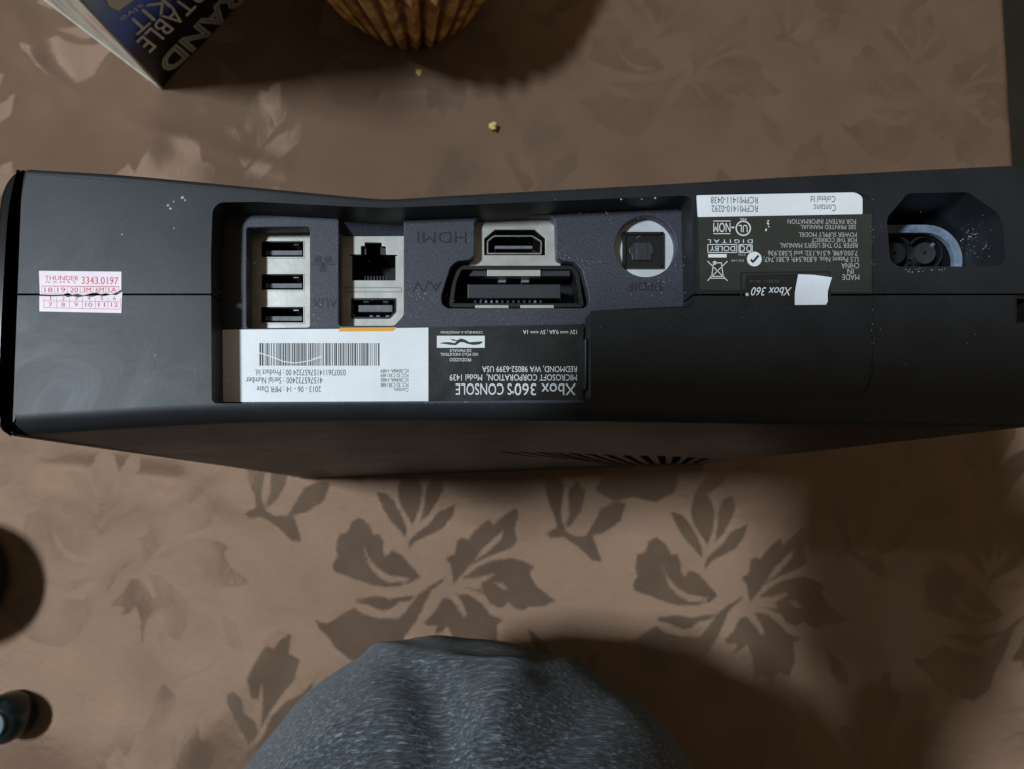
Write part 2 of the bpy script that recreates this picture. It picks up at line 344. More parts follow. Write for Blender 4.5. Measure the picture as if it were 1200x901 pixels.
wv1 = NN('ShaderNodeTexWave'); wv1.inputs['Scale'].default_value = 320; wv1.bands_direction = 'X'; wv1.inputs['Distortion'].default_value = 1.5
wv2 = NN('ShaderNodeTexWave'); wv2.inputs['Scale'].default_value = 320; wv2.bands_direction = 'Y'; wv2.inputs['Distortion'].default_value = 1.5
LK(tc.outputs['Object'], wv1.inputs['Vector']); LK(tc.outputs['Object'], wv2.inputs['Vector'])
wa = NN('ShaderNodeMath'); LK(wv1.outputs['Fac'], wa.inputs[0]); LK(wv2.outputs['Fac'], wa.inputs[1])
bp = NN('ShaderNodeBump'); bp.inputs['Strength'].default_value = .25; bp.inputs['Distance'].default_value = .00015; LK(wa.outputs[0], bp.inputs['Height'])
cn = NN('ShaderNodeTexNoise'); cn.inputs['Scale'].default_value = 75; cn.inputs['Detail'].default_value = 5; cn.inputs['Distortion'].default_value = .8; LK(tc.outputs['Object'], cn.inputs['Vector'])
bp2 = NN('ShaderNodeBump'); bp2.inputs['Strength'].default_value = .14; bp2.inputs['Distance'].default_value = .0012; LK(cn.outputs[0], bp2.inputs['Height']); LK(bp2.outputs[0], bp.inputs['Normal'])
for q in (*sn1, *sn2): LK(bp.outputs[0], q)
cl = link('tablecloth', me, m); tag(cl, 'brown woven tablecloth with darker leaf and flower pattern', 'tablecloth')

# =================================================================== the console
con = empty('game_console', (0, 0, 0), 'black slim game console standing on end, its back with ports and labels facing up', 'console')
SEAMV = None
def resample(P, step):
    out = []
    for i in range(len(P)):
        a, c = np.array(P[i]), np.array(P[(i+1) % len(P)]); n = max(1, int(np.linalg.norm(c-a)/step))
        out += [tuple(a+(c-a)*k/n) for k in range(n)]
    return out
def smoothed(pts, n=6):
    """open polyline -> Catmull-Rom"""
    P = [np.array(p, float) for p in pts]; P = [2*P[0]-P[1]]+P+[2*P[-1]-P[-2]]; out = []
    for i in range(1, len(P)-2):
        for k in range(n):
            t = k/n; a, c, d, e = P[i-1:i+3]
            out.append(tuple(.5*((2*c)+(-a+d)*t+(2*a-5*c+4*d-e)*t*t+(-a+3*c-3*d+e)*t**3)))
    out.append(tuple(P[-2])); return out
XR = 166.0
TAPC = np.array([18., 52.])
def loft(P, rad, taper, z0=0.0):
    """rounded-rim solid: outline P at the back, tapering to the front standing on the table"""
    P = ccw(P); N = normals2(P); n = len(P); rings = []
    r = [rad(p, q) for p, q in zip(P, N)]
    for z, k in ((z0, 1.), (H*.35, .62), (H*.7, .25)):
        rings.append([(*(np.array(p)+(taper(np.array(p))-np.array(p))*k), z) for p in P])
    for s in range(0, 7):
        a = math.pi/2*s/6; rings.append([(*(np.array(p)-q*ri*(1-math.cos(a))), H-ri+ri*math.sin(a)) for p, q, ri in zip(P, N, r)])
    rings.append([(*(np.array(p)-q*(ri+.25)), H) for p, q, ri in zip(P, N, r)])
    v = [p for q in rings for p in q]; f = []
    for k in range(len(rings)-1):
        for i in range(n): j = (i+1) % n; f.append((k*n+i, k*n+j, (k+1)*n+j, (k+1)*n+i))
    f.append(tuple(range(n))[::-1]); f.append(tuple((len(rings)-1)*n+i for i in range(n)))
    return mesh(v, f)
pb = lambda x, y, d=2.: tuple(b(x, y, d)[:2])
def edge_at(P, x): return float(np.interp(x, [p[0] for p in sorted(P)], [p[1] for p in sorted(P)]))
top = smoothed([pb(34, 201), pb(150, 208), pb(300, 222), pb(400, 231.5), pb(440, 235), pb(456, 235.6), pb(475, 235), pb(540, 231), pb(700, 222.5), pb(900, 211), pb(1050, 203), pb(1170, 197)])
bot = smoothed([pb(1170, 500, 5), pb(900, 497, 5), pb(640, 493, 5), pb(455, 492, 5), pb(250, 497, 5), pb(70, 507, 5)])
yTR = top[-1][1]+.4; yBR = bot[0][1]
seamc = smoothed([pb(11.5, 465), pb(12, 433), pb(16, 349), pb(21, 264), pb(29, 215)])
corner_bl = pb(9, 511, 4)
OUT = top[1:]+rounded([top[-1], (XR, yTR), (XR+.3, 55), (XR, yBR), bot[0]], [0, 7, 0, 8, 0], 6)[1:-1]+bot+rounded([bot[-1], corner_bl, seamc[0]], [0, 9, 0], 8)[1:-1]+seamc+rounded([seamc[-1], pb(32.5, 200.5), top[1]], [0, 2.2, 0], 4)[1:-1]
OUT = [OUT[0]]+[p for a, p in zip(OUT, OUT[1:]) if math.dist(a, p) > .3]
OUT = resample(OUT, 6)
def rad_shell(p, q): return 1.3+3.7*max(0., -q[1])**2 + .3*max(0, q[0])
def tap(p):
    x = TAPC[0]+(p[0]-TAPC[0])*(.86 if p[0] < TAPC[0] else .90)
    y = 11.9+(x+96)*.0213 if p[1] < 40 else p[1]
    if 22 < p[1] < 40: y = p[1]+(y-p[1])*(40-p[1])/18
    return np.array([x, y])
body = loft(OUT, rad_shell, tap)
SEAM = [b(45, 345.5)[:2], b(1200, 345.5)[:2]]
def half(me, upper):
    bm = bmesh.new(); bm.from_mesh(me)
    a, c = SEAM; n = Vector((-(c[1]-a[1]), c[0]-a[0], 0)).normalized(); sgn = 1 if upper else -1
    co = Vector((a[0]*S, a[1]*S, 0))+n*sgn*.28*S
    g_ = bm.verts[:]+bm.edges[:]+bm.faces[:]
    res = bmesh.ops.bisect_plane(bm, geom=g_, plane_co=co, plane_no=n*sgn, clear_inner=True, dist=1e-7)
    ed = [e for e in bm.edges if e.is_boundary]; bmesh.ops.contextual_create(bm, geom=ed)
    bmesh.ops.recalc_face_normals(bm, faces=bm.faces[:])
    if bm.calc_volume(signed=True) < 0: bmesh.ops.reverse_faces(bm, faces=bm.faces[:])
    out = bpy.data.meshes.new('half'); bm.to_mesh(out); bm.free(); return out
def cutter(vf):
    me = mesh(*vf); bm = bmesh.new(); bm.from_mesh(me); bmesh.ops.recalc_face_normals(bm, faces=bm.faces[:])
    if bm.calc_volume(signed=True) < 0: bmesh.ops.reverse_faces(bm, faces=bm.faces[:])
    bm.to_mesh(me); bm.free(); return me
def boolean(me, cuts, bev=0.):
    o = bpy.data.objects.new('tmp', me); COL.objects.link(o); tmp = [o]
    for c in cuts:
        k = bpy.data.objects.new('cut', c); COL.objects.link(k); tmp.append(k); k.hide_render = True
        md = o.modifiers.new('b', 'BOOLEAN'); md.operation = 'DIFFERENCE'; md.solver = 'EXACT'; md.object = k
    if bev:
        md = o.modifiers.new('v', 'BEVEL'); md.width = bev*S; md.segments = 2; md.limit_method = 'ANGLE'; md.angle_limit = math.radians(50); md.use_clamp_overlap = True
    dg = bpy.context.evaluated_depsgraph_get(); out = bpy.data.meshes.new_from_object(o.evaluated_get(dg), depsgraph=dg)
    for t in tmp: bpy.data.objects.remove(t)
    out.materials.clear(); return out
PD = 9.2                                     # depth of the port bay
pocket = B2([(248, 472), (247, 300), (249, 246), (257, 237.5), (300, 237), (400, 242), (450, 244), (520, 241.5), (700, 234), (800, 229.5), (810, 232), (812, 300), (813, 352), (807, 359), (693, 364), (692, 466), (686, 472)], 0)
pocket = rounded(pocket, [1.5, 0, 1.2, 1.2, 0, 0, 0, 0, 0, 1, 1, 0, .8, 1, .6, 1, 1], 4)
def tapered_cut(P, z_bot, draft):
    P = ccw(P); n = len(P); Q = inset(P, draft)
    v = [(x, y, z_bot) for x, y in Q]+[(x, y, H) for x, y in P]+[(x, y, H+5) for x, y in inset(P, -.01)]
    f = [tuple(range(n))[::-1], tuple(2*n+i for i in range(n))]
    for k in range(2):
        for i in range(n): j = (i+1) % n; f.append((k*n+i, k*n+j, (k+1)*n+j, (k+1)*n+i))
    return v, f
DOOR = B2([(692.5, 363.5), (806, 360), (813.5, 353), (814.5, 232), (817, 228), (1003, 225), (1018, 231), (1023, 242), (1023, 440), (1014, 462), (700, 471), (693.5, 466)], 0)
DOOR = rounded(DOOR, [0, 0, 0, 0, 1, 2, 2, 2, 4, 4, 1, .8], 4)
POWER = rounded(B2([(1039, 256), (1064, 227), (1134, 225.5), (1169, 250), (1175, 262), (1178, 303), (1172, 312.5), (1052, 313), (1043, 305)], 0), [1.5, 1, 1, 1.5, 1, 1, 1.2, 1.2, 1], 4)
SIDESLOT = rounded(B2([(1189, 347), (1212, 347), (1212, 381), (1189, 381)], 0), .8, 4)
def pr(P, d): return prism(P, H-d, H+5)
# fan grille slots on the flank: rays from a hub low on the side wall
def wall_v(x, z):
    vt = edge_at(bot, x); vb = 11.9+(x+96)*.0213; k = float(np.interp(z, [0, H*.35, H*.7, H-5], [1., .62, .25, 0])); return vt+(vb-vt)*k
def on_wall(px, py):
    v = 16.
    for _ in range(40):
        q = on_plane(px, py, (0, v, 0), np.array([0, 1., 0])); v = .5*v+.5*wall_v(q[0], q[2])
    return q
SLOTS = []
for (ax, ay, bx_, by_) in [(588, 528.3, 628, 535), (611, 528.6, 664, 537.5), (631, 529, 692, 540), (651, 529.6, 706, 542), (671, 530.3, 724, 544.5), (691, 531, 739, 546), (712, 532, 750, 546.5), (733, 532.6, 761, 547.2), (754, 533, 770, 547.6), (775, 533.3, 778, 547.6), (794, 534, 786, 547.3), (811, 535, 794, 546.8), (828, 536, 803, 545.6)]:
    while on_wall(bx_, by_)[2] < 26: bx_ += (ax-bx_)*.04; by_ += (ay-by_)*.04
    hw = 5.4; P_ = [on_wall(*q) for q in ((ax-hw, ay), (ax+hw, ay+.3), (bx_+hw*.55, by_), (bx_-hw*.55, by_))]
    v = [(p_[0], p_[1]-12, p_[2]) for p_ in P_]+[(p_[0], p_[1]+7, p_[2]) for p_ in P_]
    SLOTS.append((v, [(0, 1, 2), (0, 2, 3), (6, 5, 4), (7, 6, 4), (0, 4, 5, 1), (1, 5, 6, 2), (2, 6, 7, 3), (3, 7, 4, 0)]))
for upper, nm in ((True, 'upper_shell'), (False, 'lower_shell')):
    cuts = [cutter(tapered_cut(pocket, H-32, 1.0)), cutter(pr(DOOR, .35)), cutter(pr(SIDESLOT, 12))]
    if upper: cuts.append(cutter(tapered_cut(POWER, H-30, .3)))
    else: cuts += [cutter(q) for q in SLOTS]
    o = link(nm, boolean(half(body, upper), cuts, .22), M['shell'], con, True, 20)
# glossy side panel on the left end
cap_out = smoothed([pb(31, 202), pb(17, 211), pb(7, 230), pb(2, 262), pb(-1, 330), pb(-3, 420), pb(-3, 465), pb(0, 490), pb(7, 505), pb(20, 511)])
cap_in = smoothed([pb(24, 509), pb(14, 500), pb(10.3, 485), pb(9.5, 465), pb(10, 433), pb(14, 349), pb(19, 264), pb(25, 225), pb(30, 204)])
CP = cap_out+cap_in; CP = [CP[0]]+[p for a, p in zip(CP, CP[1:]) if math.dist(a, p) > .25]
link('side_panel', loft(CP, lambda p, q: .9, tap), M['gloss'], con, True, 30)

# added block that stops light leaking through the seam
x0, x1 = b(60, 345)[0], b(245, 345)[0]; sv = b(150, 345.5)[1]
link('seam_light_block', mesh(*prism(R4(x0, sv-3, x1, sv+3), 60, H-1.6)), M['deep'], con)
# ---- the port bay
PLD = PD-.15                                 # top of the port plate
floor_out = rounded(B2([(243, 388), (243, 246), (254, 236), (450, 246), (806, 232), (806, 362), (693, 366), (690, 384)], PLD), .5, 3)
usb_c = rounded(B2([(289, 267), (363, 266), (363, 384), (289, 385)], PLD), .8, 3)
eth_c = rounded(B2([(397, 253), (473, 252), (473, 370), (462, 382), (397, 382)], PLD), [.8, .8, .8, .8, .8], 3)
av_c = rounded(B2([(556, 300), (556, 260), (562, 253), (645, 253), (651, 260), (652, 302), (660, 306), (674, 308), (682, 316), (690, 346), (690, 357), (684, 361.5), (524, 361.5), (517.5, 356), (517.5, 346), (528, 313), (536, 306.5), (550, 305)], PLD), .7, 3)
opt_c = [tuple(b(x, y, PLD)[:2]) for x, y in circ(757, 289, 36, 48)]
pl = link('port_plate', plate(floor_out, [usb_c, eth_c, av_c, opt_c], H-PD-4.6, H-PLD, .25), M['plate'], con, True, 40)
# embossed marks
def emboss(): return Text(lambda x, y: b(x, y, PLD-.08))
for t_, q in (('HDMI', (489, 272, 547, 285)), ('A/V', (483, 330, 518, 342)), ('AUX', (366, 350, 395, 361)), ('S/PDIF', (736, 331, 777, 341))):
    T = emboss(); T.flip(t_, *q); T.build('embossed_lettering', M['emboss'], con)
T = emboss()
for x, y in ((372.5, 304.5), (384.5, 304.5), (378.5, 315.5)): T.poly([(x-4, y-3.5), (x+4, y-3.5), (x+4, y+3.5), (x-4, y+3.5)])
T.line(365, 310, 392, 310, 1.4); T.line(378.5, 308, 378.5, 313, 1.4)
T.build('embossed_network_emblem', M['emboss'], con)

def shield(name, pts, dep, holes, thick=1.0, mt='metal', r=.4):
    P = rounded(B2(pts, dep), r, 3)
    hs = [rounded(B2(h, dep), hr, 3) for h, hr in holes]
    return link(name, plate(P, hs, H-dep-thick, H-dep, .08), M[mt], con, True, 40)
D1 = PD+6.6
usb_holes = [R4(305, 282, 357, 303), R4(305, 320.5, 357, 341.5), R4(304.5, 359, 357, 380)]
shield('usb_shield', [(283, 264), (365, 263), (365, 387), (283, 388)], D1, [(h, .35) for h in usb_holes])
usb_root = None
for h in usb_holes:
    x0, y0, x1, y1 = h[0][0], h[0][1], h[2][0], h[2][1]
    P = rounded(B2(h, D1), .35, 3); P = ccw(P)
    mb = MB(); n = len(P)                      # open-topped socket well
    v, f = ring_wall(inset(P, .02), inset(P, .32), H-D1-12, H-D1+.12); mb.add(v, f)
    port = mb.build('usb_port', M['metal'], con)
    link('well', mesh(*prism(inset(P, .0), H-D1-13, H-D1-11.5)), M['deep'], port)
    link('tongue', mesh(*prism(B2(R4(x0+6, y0+12, x1-3, y0+17.5), D1+1.5), H-D1-11.6, H-D1-1.5, .12)), M['tongue'], port)
    link('well_lining', mesh(*ring_wall(inset(P, .36), inset(P, .55), H-D1-11.6, H-D1-.5)), M['deep'], port)
    for cx_, w_ in ((x1-13, 6),):
        link('spring_contact', mesh(*prism(B2(R4(cx_, y0+3.5, cx_+w_, y0+5.5), D1+2.), H-D1-8, H-D1-2.)), M['bright'], port)
# ethernet and aux
D2 = PD+5.6
rj = [(412.5, 329), (412.5, 300.5), (409, 299.8), (409, 298.6), (423, 298.6), (423, 289), (427.5, 288.5), (427.5, 284.5), (447.5, 284.5), (447.5, 288.5), (452.5, 289), (452.5, 298.6), (466, 298.6), (466, 299.8), (463.5, 300.5), (463.5, 329)]
aux = [(411.5, 350), (464.5, 350), (464.5, 366), (457, 374), (411.5, 374)]
pill = rounded([(404, 337), (471, 337), (471, 343), (404, 343)], 2.5, 4)
shield('ethernet_shield', [(392, 274), (478, 274), (478, 386), (392, 386)], D2, [(rj, 0), (aux, .3)])
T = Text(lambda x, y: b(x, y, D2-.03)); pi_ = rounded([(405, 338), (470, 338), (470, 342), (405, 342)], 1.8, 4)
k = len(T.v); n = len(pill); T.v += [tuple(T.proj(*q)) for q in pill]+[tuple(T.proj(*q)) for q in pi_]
T.f += [(i, (i+1) % n, n+(i+1) % n, n+i) for i in range(n)]; T.build('groove_shade_ring', mat('groove_shade', (.22, .21, .18), .6), con)  # flat ring with the groove's shade put into its colour
slope = [b(396.5, 253, PLD+.4), b(473.5, 252, PLD+.4), b(474, 277, D2-.1), b(402, 277.5, D2-.1)]
link('sloped_lead_in', mesh(slope, [(3, 2, 1, 0)]), M['plate'], con)
P = ccw(B2(rj, D2)); eth = link('ethernet_port', mesh(*ring_wall(inset(P, -.02), inset(P, .14), H-D2-13, H-D2-.35)), M['black'], con)
link('well', mesh(*prism(inset(P, -.05), H-D2-14, H-D2-12)), M['deep'], eth)
link('latch_step', mesh(*prism(B2([(423, 290), (429, 290), (429, 299), (423, 299)], D2+1.5), H-D2-6, H-D2-1.5)), M['avblock'], eth)
link('latch_step', mesh(*prism(B2([(446, 290), (452, 290), (452, 299), (446, 299)], D2+1.5), H-D2-6, H-D2-1.5)), M['avblock'], eth)
for i in range(8): link('contact', mesh(*prism(B2(R4(427+i*3.6, 324, 428.4+i*3.6, 329), D2+4), H-D2-9, H-D2-4)), M['avblock'], eth)
P = ccw(rounded(B2(aux, D2), .3, 3)); au = link('aux_port', mesh(*ring_wall(inset(P, -.02), inset(P, .5), H-D2-11, H-D2+.05)), M['black'], con)
link('well', mesh(*prism(inset(P, -.03), H-D2-12, H-D2-10)), M['deep'], au)
link('tongue', mesh(*prism(B2(R4(420, 358, 460, 366), D2+1.4), H-D2-11, H-D2-1.4, .12)), M['tongue'], au)
for x in (426, 449): link('spring_contact', mesh(*prism(B2(R4(x, 352, x+6, 354.5), D2+1.6), H-D2-6, H-D2-1.6)), M['bright'], au)
for x in (433, 441, 452): link('spring_contact', mesh(*prism(B2(R4(x, 370, x+4, 372.5), D2+1.6), H-D2-6, H-D2-1.6)), M['tongue'], au)
# HDMI
D3 = PD+3.6
hh = [(567.5, 299.5), (567.5, 280), (580, 269.5), (627, 269.5), (639, 279.5), (639, 299.5)]
hs_ = [(570.5, 298.5), (570.5, 283), (578.5, 276.5), (624, 276.5), (635, 283.5), (634.5, 298.5)]
shield('hdmi_shield', [(550, 256), (657, 256), (657, 312.5), (550, 312.5)], D3, [(hh, 0.1)])
P = ccw(rounded(B2(hs_, D3), .5, 3)); hd = link('hdmi_port', mesh(*ring_wall(P, inset(P, .36), H-D3-9, H-D3+.15)), M['bright'], con)
Q = ccw(B2(hh, D3)); link('well', mesh(*prism(inset(Q, -.1), H-D3-11, H-D3-9)), M['deep'], hd)
link('well_lining', mesh(*ring_wall(inset(Q, -.15), inset(Q, .02), H-D3-9.5, H-D3-.9)), M['deep'], hd)
link('tongue', mesh(*prism(B2([(580, 288.5), (624, 288.5), (624, 292), (580, 292)], D3+1.), H-D3-9, H-D3-1., .1)), M['tongue'], hd)
link('inner_lining', mesh(*ring_wall(inset(P, .37), inset(P, .42), H-D3-9, H-D3-.35)), M['deep'], hd)
# A/V
D4 = PD+3.3
avw = link('av_port', mesh(*ring_wall(ccw(rounded(B2([(526, 361), (530, 330), (538, 312.5), (671, 312.5), (678, 322), (684, 361)], D4), 1.2, 4)), inset(ccw(rounded(B2([(526, 361), (530, 330), (538, 312.5), (671, 312.5), (678, 322), (684, 361)], D4), 1.2, 4)), 1.1), H-D4-9, H-D4+.6)), M['black'], con, True)
link('well', mesh(*prism(B2(R4(510, 308, 700, 366), D4+8), H-D4-11, H-D4-9.), ), M['deep'], avw)
link('upper_strip', mesh(*prism(B2(R4(571, 316, 633.5, 324), D4), H-D4-3, H-D4, .1)), M['metal'], avw)
link('upper_ledge', mesh(*prism(B2([(549, 324), (556, 316), (668, 316), (668, 324)], D4+.7), H-D4-4, H-D4-.7, .1)), M['avblock'], avw)
for x in (584, 611): link('spring_contact', mesh(*prism(B2(R4(x, 325, x+9, 331.5), D4+3), H-D4-6, H-D4-3, .1)), M['tongue'], avw)
link('centre_block', mesh(*prism(B2(R4(548, 333.5, 657, 350), D4+.2), H-D4-9, H-D4-.2, .25)), M['avblock'], avw)
for i in range(13): link('contact', mesh(*prism(B2(R4(555.5+i*6.4, 352.5, 558+i*6.4, 355.5), D4+1.5), H-D4-6, H-D4-1.5)), M['tongue'] if i in (2, 3, 4, 11) else M['avblock'], avw)
for x0, x1 in ((557, 596), (610, 649)): link('lower_strip', mesh(*prism(B2(R4(x0, 358, x1, 361.5), D4-1.0), H-D4-2, H-D4+1.0, .05)), M['metal'], avw)
# optical
D5 = PD+3.3
sq = R4(729, 273.5, 777, 316)
op = link('optical_port', mesh(*prism([tuple(b(x, y, D5)[:2]) for x, y in circ(757, 289, 41, 48)], H-D5-1.5, H-D5)), M['optic'], con)
P = ccw(rounded(B2(sq, D5), .3, 3)); link('jack_frame', mesh(*ring_wall(P, inset(P, .85), H-D5-4, H-D5+1.0)), M['black'], op)
link('jack_face', mesh(*prism(B2(R4(731, 276, 775, 314), D5), H-D5-.5, H-D5+.35)), M['black'], op)
shut = [(739, 306.5), (739, 300), (736, 297), (736, 291), (739, 288), (743, 283), (762, 283), (766, 288), (767.5, 292), (767.5, 297), (764.5, 300), (764.5, 306.5)]
P = ccw(B2(shut, D5-.6)); link('shutter_rim', mesh(*ring_wall(P, inset(P, .3), H-D5+.3, H-D5+.55)), M['deep'], op)
link('shutter', mesh(*prism(inset(P, .32), H-D5-.2, H-D5+.75, .2)), M['avblock'], op)
link('shutter_hinge', mesh(*prism(B2(R4(746, 285, 759, 305), D5-.9), H-D5+.5, H-D5+.95, .1)), M['avblock'], op)

# ---- bay floor under the labels, and the labels
LD = PD-.7
lp = link('label_ledge', mesh(*prism(B2([(258, 386), (500, 383.5), (684, 379.5), (684, 472), (258, 473)], LD+.3), H-PD-3, H-LD-.05, .2)), M['plate'], con)
wl = link('serial_label', mesh(*prism(rounded(B2([(258.5, 387), (395, 386), (502, 384.5), (502, 469.5), (258.5, 470.5)], LD), [.8, 0, 0, 0, 1.2], 3), H-LD-.05, H-LD+.12)), M['white'], con)
z1 = LD-.15
T = Text(lambda x, y: b(x, y, z1)); T2 = Text(lambda x, y: b(x, y, z1))
x = 304.; rb = random.Random(5)
while x < 444:
    w = rb.choice([.7, .7, 1.0, 1.5, 1.9]); (T if rb.random() < .55 else T2).poly([(x, 402.5), (x+w, 402.5), (x+w, 429), (x, 429)]); x += w+rb.choice([.5, .7, .9, 1.5])
T.flip('030736114157657324 00 : Product Id.', 299, 433.5, 405, 440.5); T.flip('415765732400 : Serial Number', 288, 442.5, 378, 450); T.flip('2013 - 06 - 14 : MFR Date', 301, 452, 376, 459)
for i, t in enumerate(['IC:3048A-1489', 'FCC ID C3K1489', 'IC:3048A-1486', 'FCC ID C3K1486', 'Contains']): T.flip(t, (446 if i < 4 else 462), 433+i*5.3, 478.5, 437.3+i*5.3)
T.build('lettering', M['ink'], wl); T2.build('barcode', M['inkgrey'], wl)
T = Text(lambda x, y: b(x, y, z1)); T.poly([(398, 384.5), (465, 384), (461, 388.5), (397, 389)]); T.build('orange_edge', M['orange'], wl)
T = Text(lambda x, y: b(x, y, z1-.03))
for q in ((304, 414, 318, 418.5), (318, 418.5, 332, 424), (332, 424, 346, 426), (346, 426, 362, 423.5), (362, 423.5, 378, 418.8)): T.line(*q, 1.1)
T.line(366, 421, 378, 417.2, .7); T.build('scratch', M['white'], wl)
bl = link('console_label', mesh(*prism(rounded(B2([(502.4, 384.5), (683, 380.5), (683, 467.5), (502.4, 469.5)], LD), [0, 0, .8, 0], 3), H-LD-.05, H-LD+.12)), M['blacklabel'], con)
T = Text(lambda x, y: b(x, y, z1))
T.flip('12V \u2393 9,6A ; 5V \u2393 1A'.replace('\u2393', '==='), 613, 386.5, 676, 392); T.flip('CONHE\u00c7A A AMAZ\u00d4NIA', 516, 388, 565.5, 392)
T.flip('DE MANAUS', 527, 409.5, 552, 413); T.flip('NO P\u00d3LO INDUSTRIAL', 516, 414, 560, 418.3); T.flip('PRODUZIDO', 527, 420, 552, 424)
T.flip('REDMOND, WA 98052-6399 USA', 565, 428.5, 676, 436.5); T.flip('MICROSOFT CORPORATION,  Model 1439', 527, 438, 676, 446.5); T.flip('Xbox 360', 603, 449.5, 675, 462.5); T.flip('S CONSOLE', 534, 449.5, 599.5, 462)
T.annulus(601, 459, .7, 1.5, 10); T.poly([(512, 394), (568, 394), (568, 408), (512, 408)])
T.build('lettering', M['print'], bl)
T = Text(lambda x, y: b(x, y, z1-.04))
up_ = [(515, 403), (520, 401.5), (527, 401.5), (533, 402.5), (536, 399), (540, 397), (545, 398.5), (550, 401.5), (557, 401), (565, 400.5)]
dn_ = [(566, 401.5), (562, 404), (555, 404.8), (548, 403.5), (543, 401.5), (539, 401.5), (534, 405), (527, 404.5), (521, 403.5)]
T.poly(up_+dn_); T.poly([(527, 397.5), (533, 398.3), (537, 400), (531, 399.8)]); T.build('fish_emblem', M['ink'], bl)
link('bay_latch', mesh(*prism(B2(R4(684.5, 398, 688.5, 456), 5), H-PD, H-4, .3)), M['black'], con)

# regulatory label on the door panel
RD = .35
rl = link('regulatory_label', mesh(*prism(rounded(B2([(818, 255), (1010, 251), (1021.5, 251), (1021.5, 343.5), (820, 340)], RD), .3, 3), H-RD-.1, H-RD+.06)), M['olivelabel'], con)
ws = link('certification_strip', mesh(*prism(rounded(B2([(816, 229.5), (1002, 226), (1010.5, 231), (1010.5, 251.5), (817.5, 255)], RD), [.3, 3, 3, .3, .3], 4), H-RD-.1, H-RD+.12)), M['white'], con)
T = Text(lambda x, y: b(x, y, RD-.15))
T.flip('Contains:', 953, 240, 979.5, 248); T.flip('RCPMI1410-0292', 834, 241, 888, 249); T.flip('Cofetel Id', 950, 230, 979, 237.5); T.flip('RCPMI1411-0438', 833, 231, 888, 239)
T.build('lettering', M['inkgrey'], ws)
T = Text(lambda x, y: b(x, y, RD-.09)); T2 = Text(lambda x, y: b(x, y, RD-.09))
for t, a_, y0, c_, y1 in [('MADE', 987, 322, 1007, 328.5), ('IN', 993, 315.5, 1000.5, 321.5), ('CHINA', 986, 308.5, 1007, 315), ('U.S Patent Nos. 6,836,549; 6,381,747;', 895, 300.5, 1006, 307.5), ('7,050,698, 6,516,132; and 5,583,936', 900, 293.5, 1005, 300), ('REFER TO THE USER\'S MANUAL', 914, 285.3, 1005, 291), ('FOR THE CORRECT', 951, 279, 1004, 284.3), ('POWER SUPPLY MODEL', 936, 272.8, 1004, 278), ('SEE PRINTED MANUAL', 938, 264, 1003, 269), ('FOR PATENT INFORMATION', 923, 257.3, 1003, 262.8)]: T2.flip(t, a_, y0, c_, y1)
T.flip('NOM', 836, 261.5, 856, 272.5); T.line(836, 259.5, 856, 259.5, .9); T.line(836, 274.3, 856, 274.3, .9); T.line(857, 267, 860.5, 267, 1.6)
T.annulus(871, 268, 7.6, 9.0); T.flip('UL', 865.5, 264, 876, 272.5); T.flip('MX', 867, 256, 874.5, 258.5)
T.flip('D I G I T A L', 829, 281, 882, 285.3)
for x0, x1 in ((829.5, 863.5), (866, 881.5)):
    for q in ((x0, 287, x1, 287), (x0, 296.3, x1, 296.3), (x0, 287, x0, 296.3), (x1, 287, x1, 296.3)): T.line(*q, .8)
T.flip('DOLBY', 832, 288.6, 861.5, 294.8); T.flip('D', 874.5, 288, 880.5, 295.4); T.put('D', [(867, 288), (873, 288), (873, 295.4), (867, 295.4)])
T.poly([(830, 298.2), (851.5, 298.2), (851.5, 302.2), (830, 302.2)])
T.annulus(884, 304, 3.2, 8.6); T.annulus(884, 304, 0.01, 3.3)
T2.flip('N1149', 857, 304.5, 871.5, 307.2); T2.flip('Z796', 865, 297.5, 874, 300)
for q in ((829, 306.5, 852.5, 329.5), (852.5, 306.5, 829, 329.5), (833, 326.5, 849, 326.5), (834, 325, 836, 309), (847.5, 325, 845.5, 309), (835, 308.5, 846, 308.5), (832, 324.4, 849, 324.4)): T.line(*q, .9)
T.annulus(837.5, 308.5, .8, 2.2, 12)
T.build('emblems', M['print'], rl); T2.build('lettering', M['printdim'], rl)
T = Text(lambda x, y: b(x, y, RD-.13)); T.poly([(879, 306), (882.5, 309), (890, 300.5), (888, 299), (882.3, 305.5), (880.5, 303.5)]); T.build('tick_emblem', M['blacklabel'], rl)
# scratches on the label
T = Text(lambda x, y: b(x, y, RD-.12)); T.poly([(899, 259), (901.5, 258.3), (900, 261.5)]); T.poly([(898, 261.5), (901.5, 262), (900.5, 264.5)]); T.poly([(900, 265), (902, 266), (900.5, 267)]); T.poly([(897.5, 268), (899, 269), (898, 271.5), (896.5, 271)]); T.build('scratch', M['print'], rl)
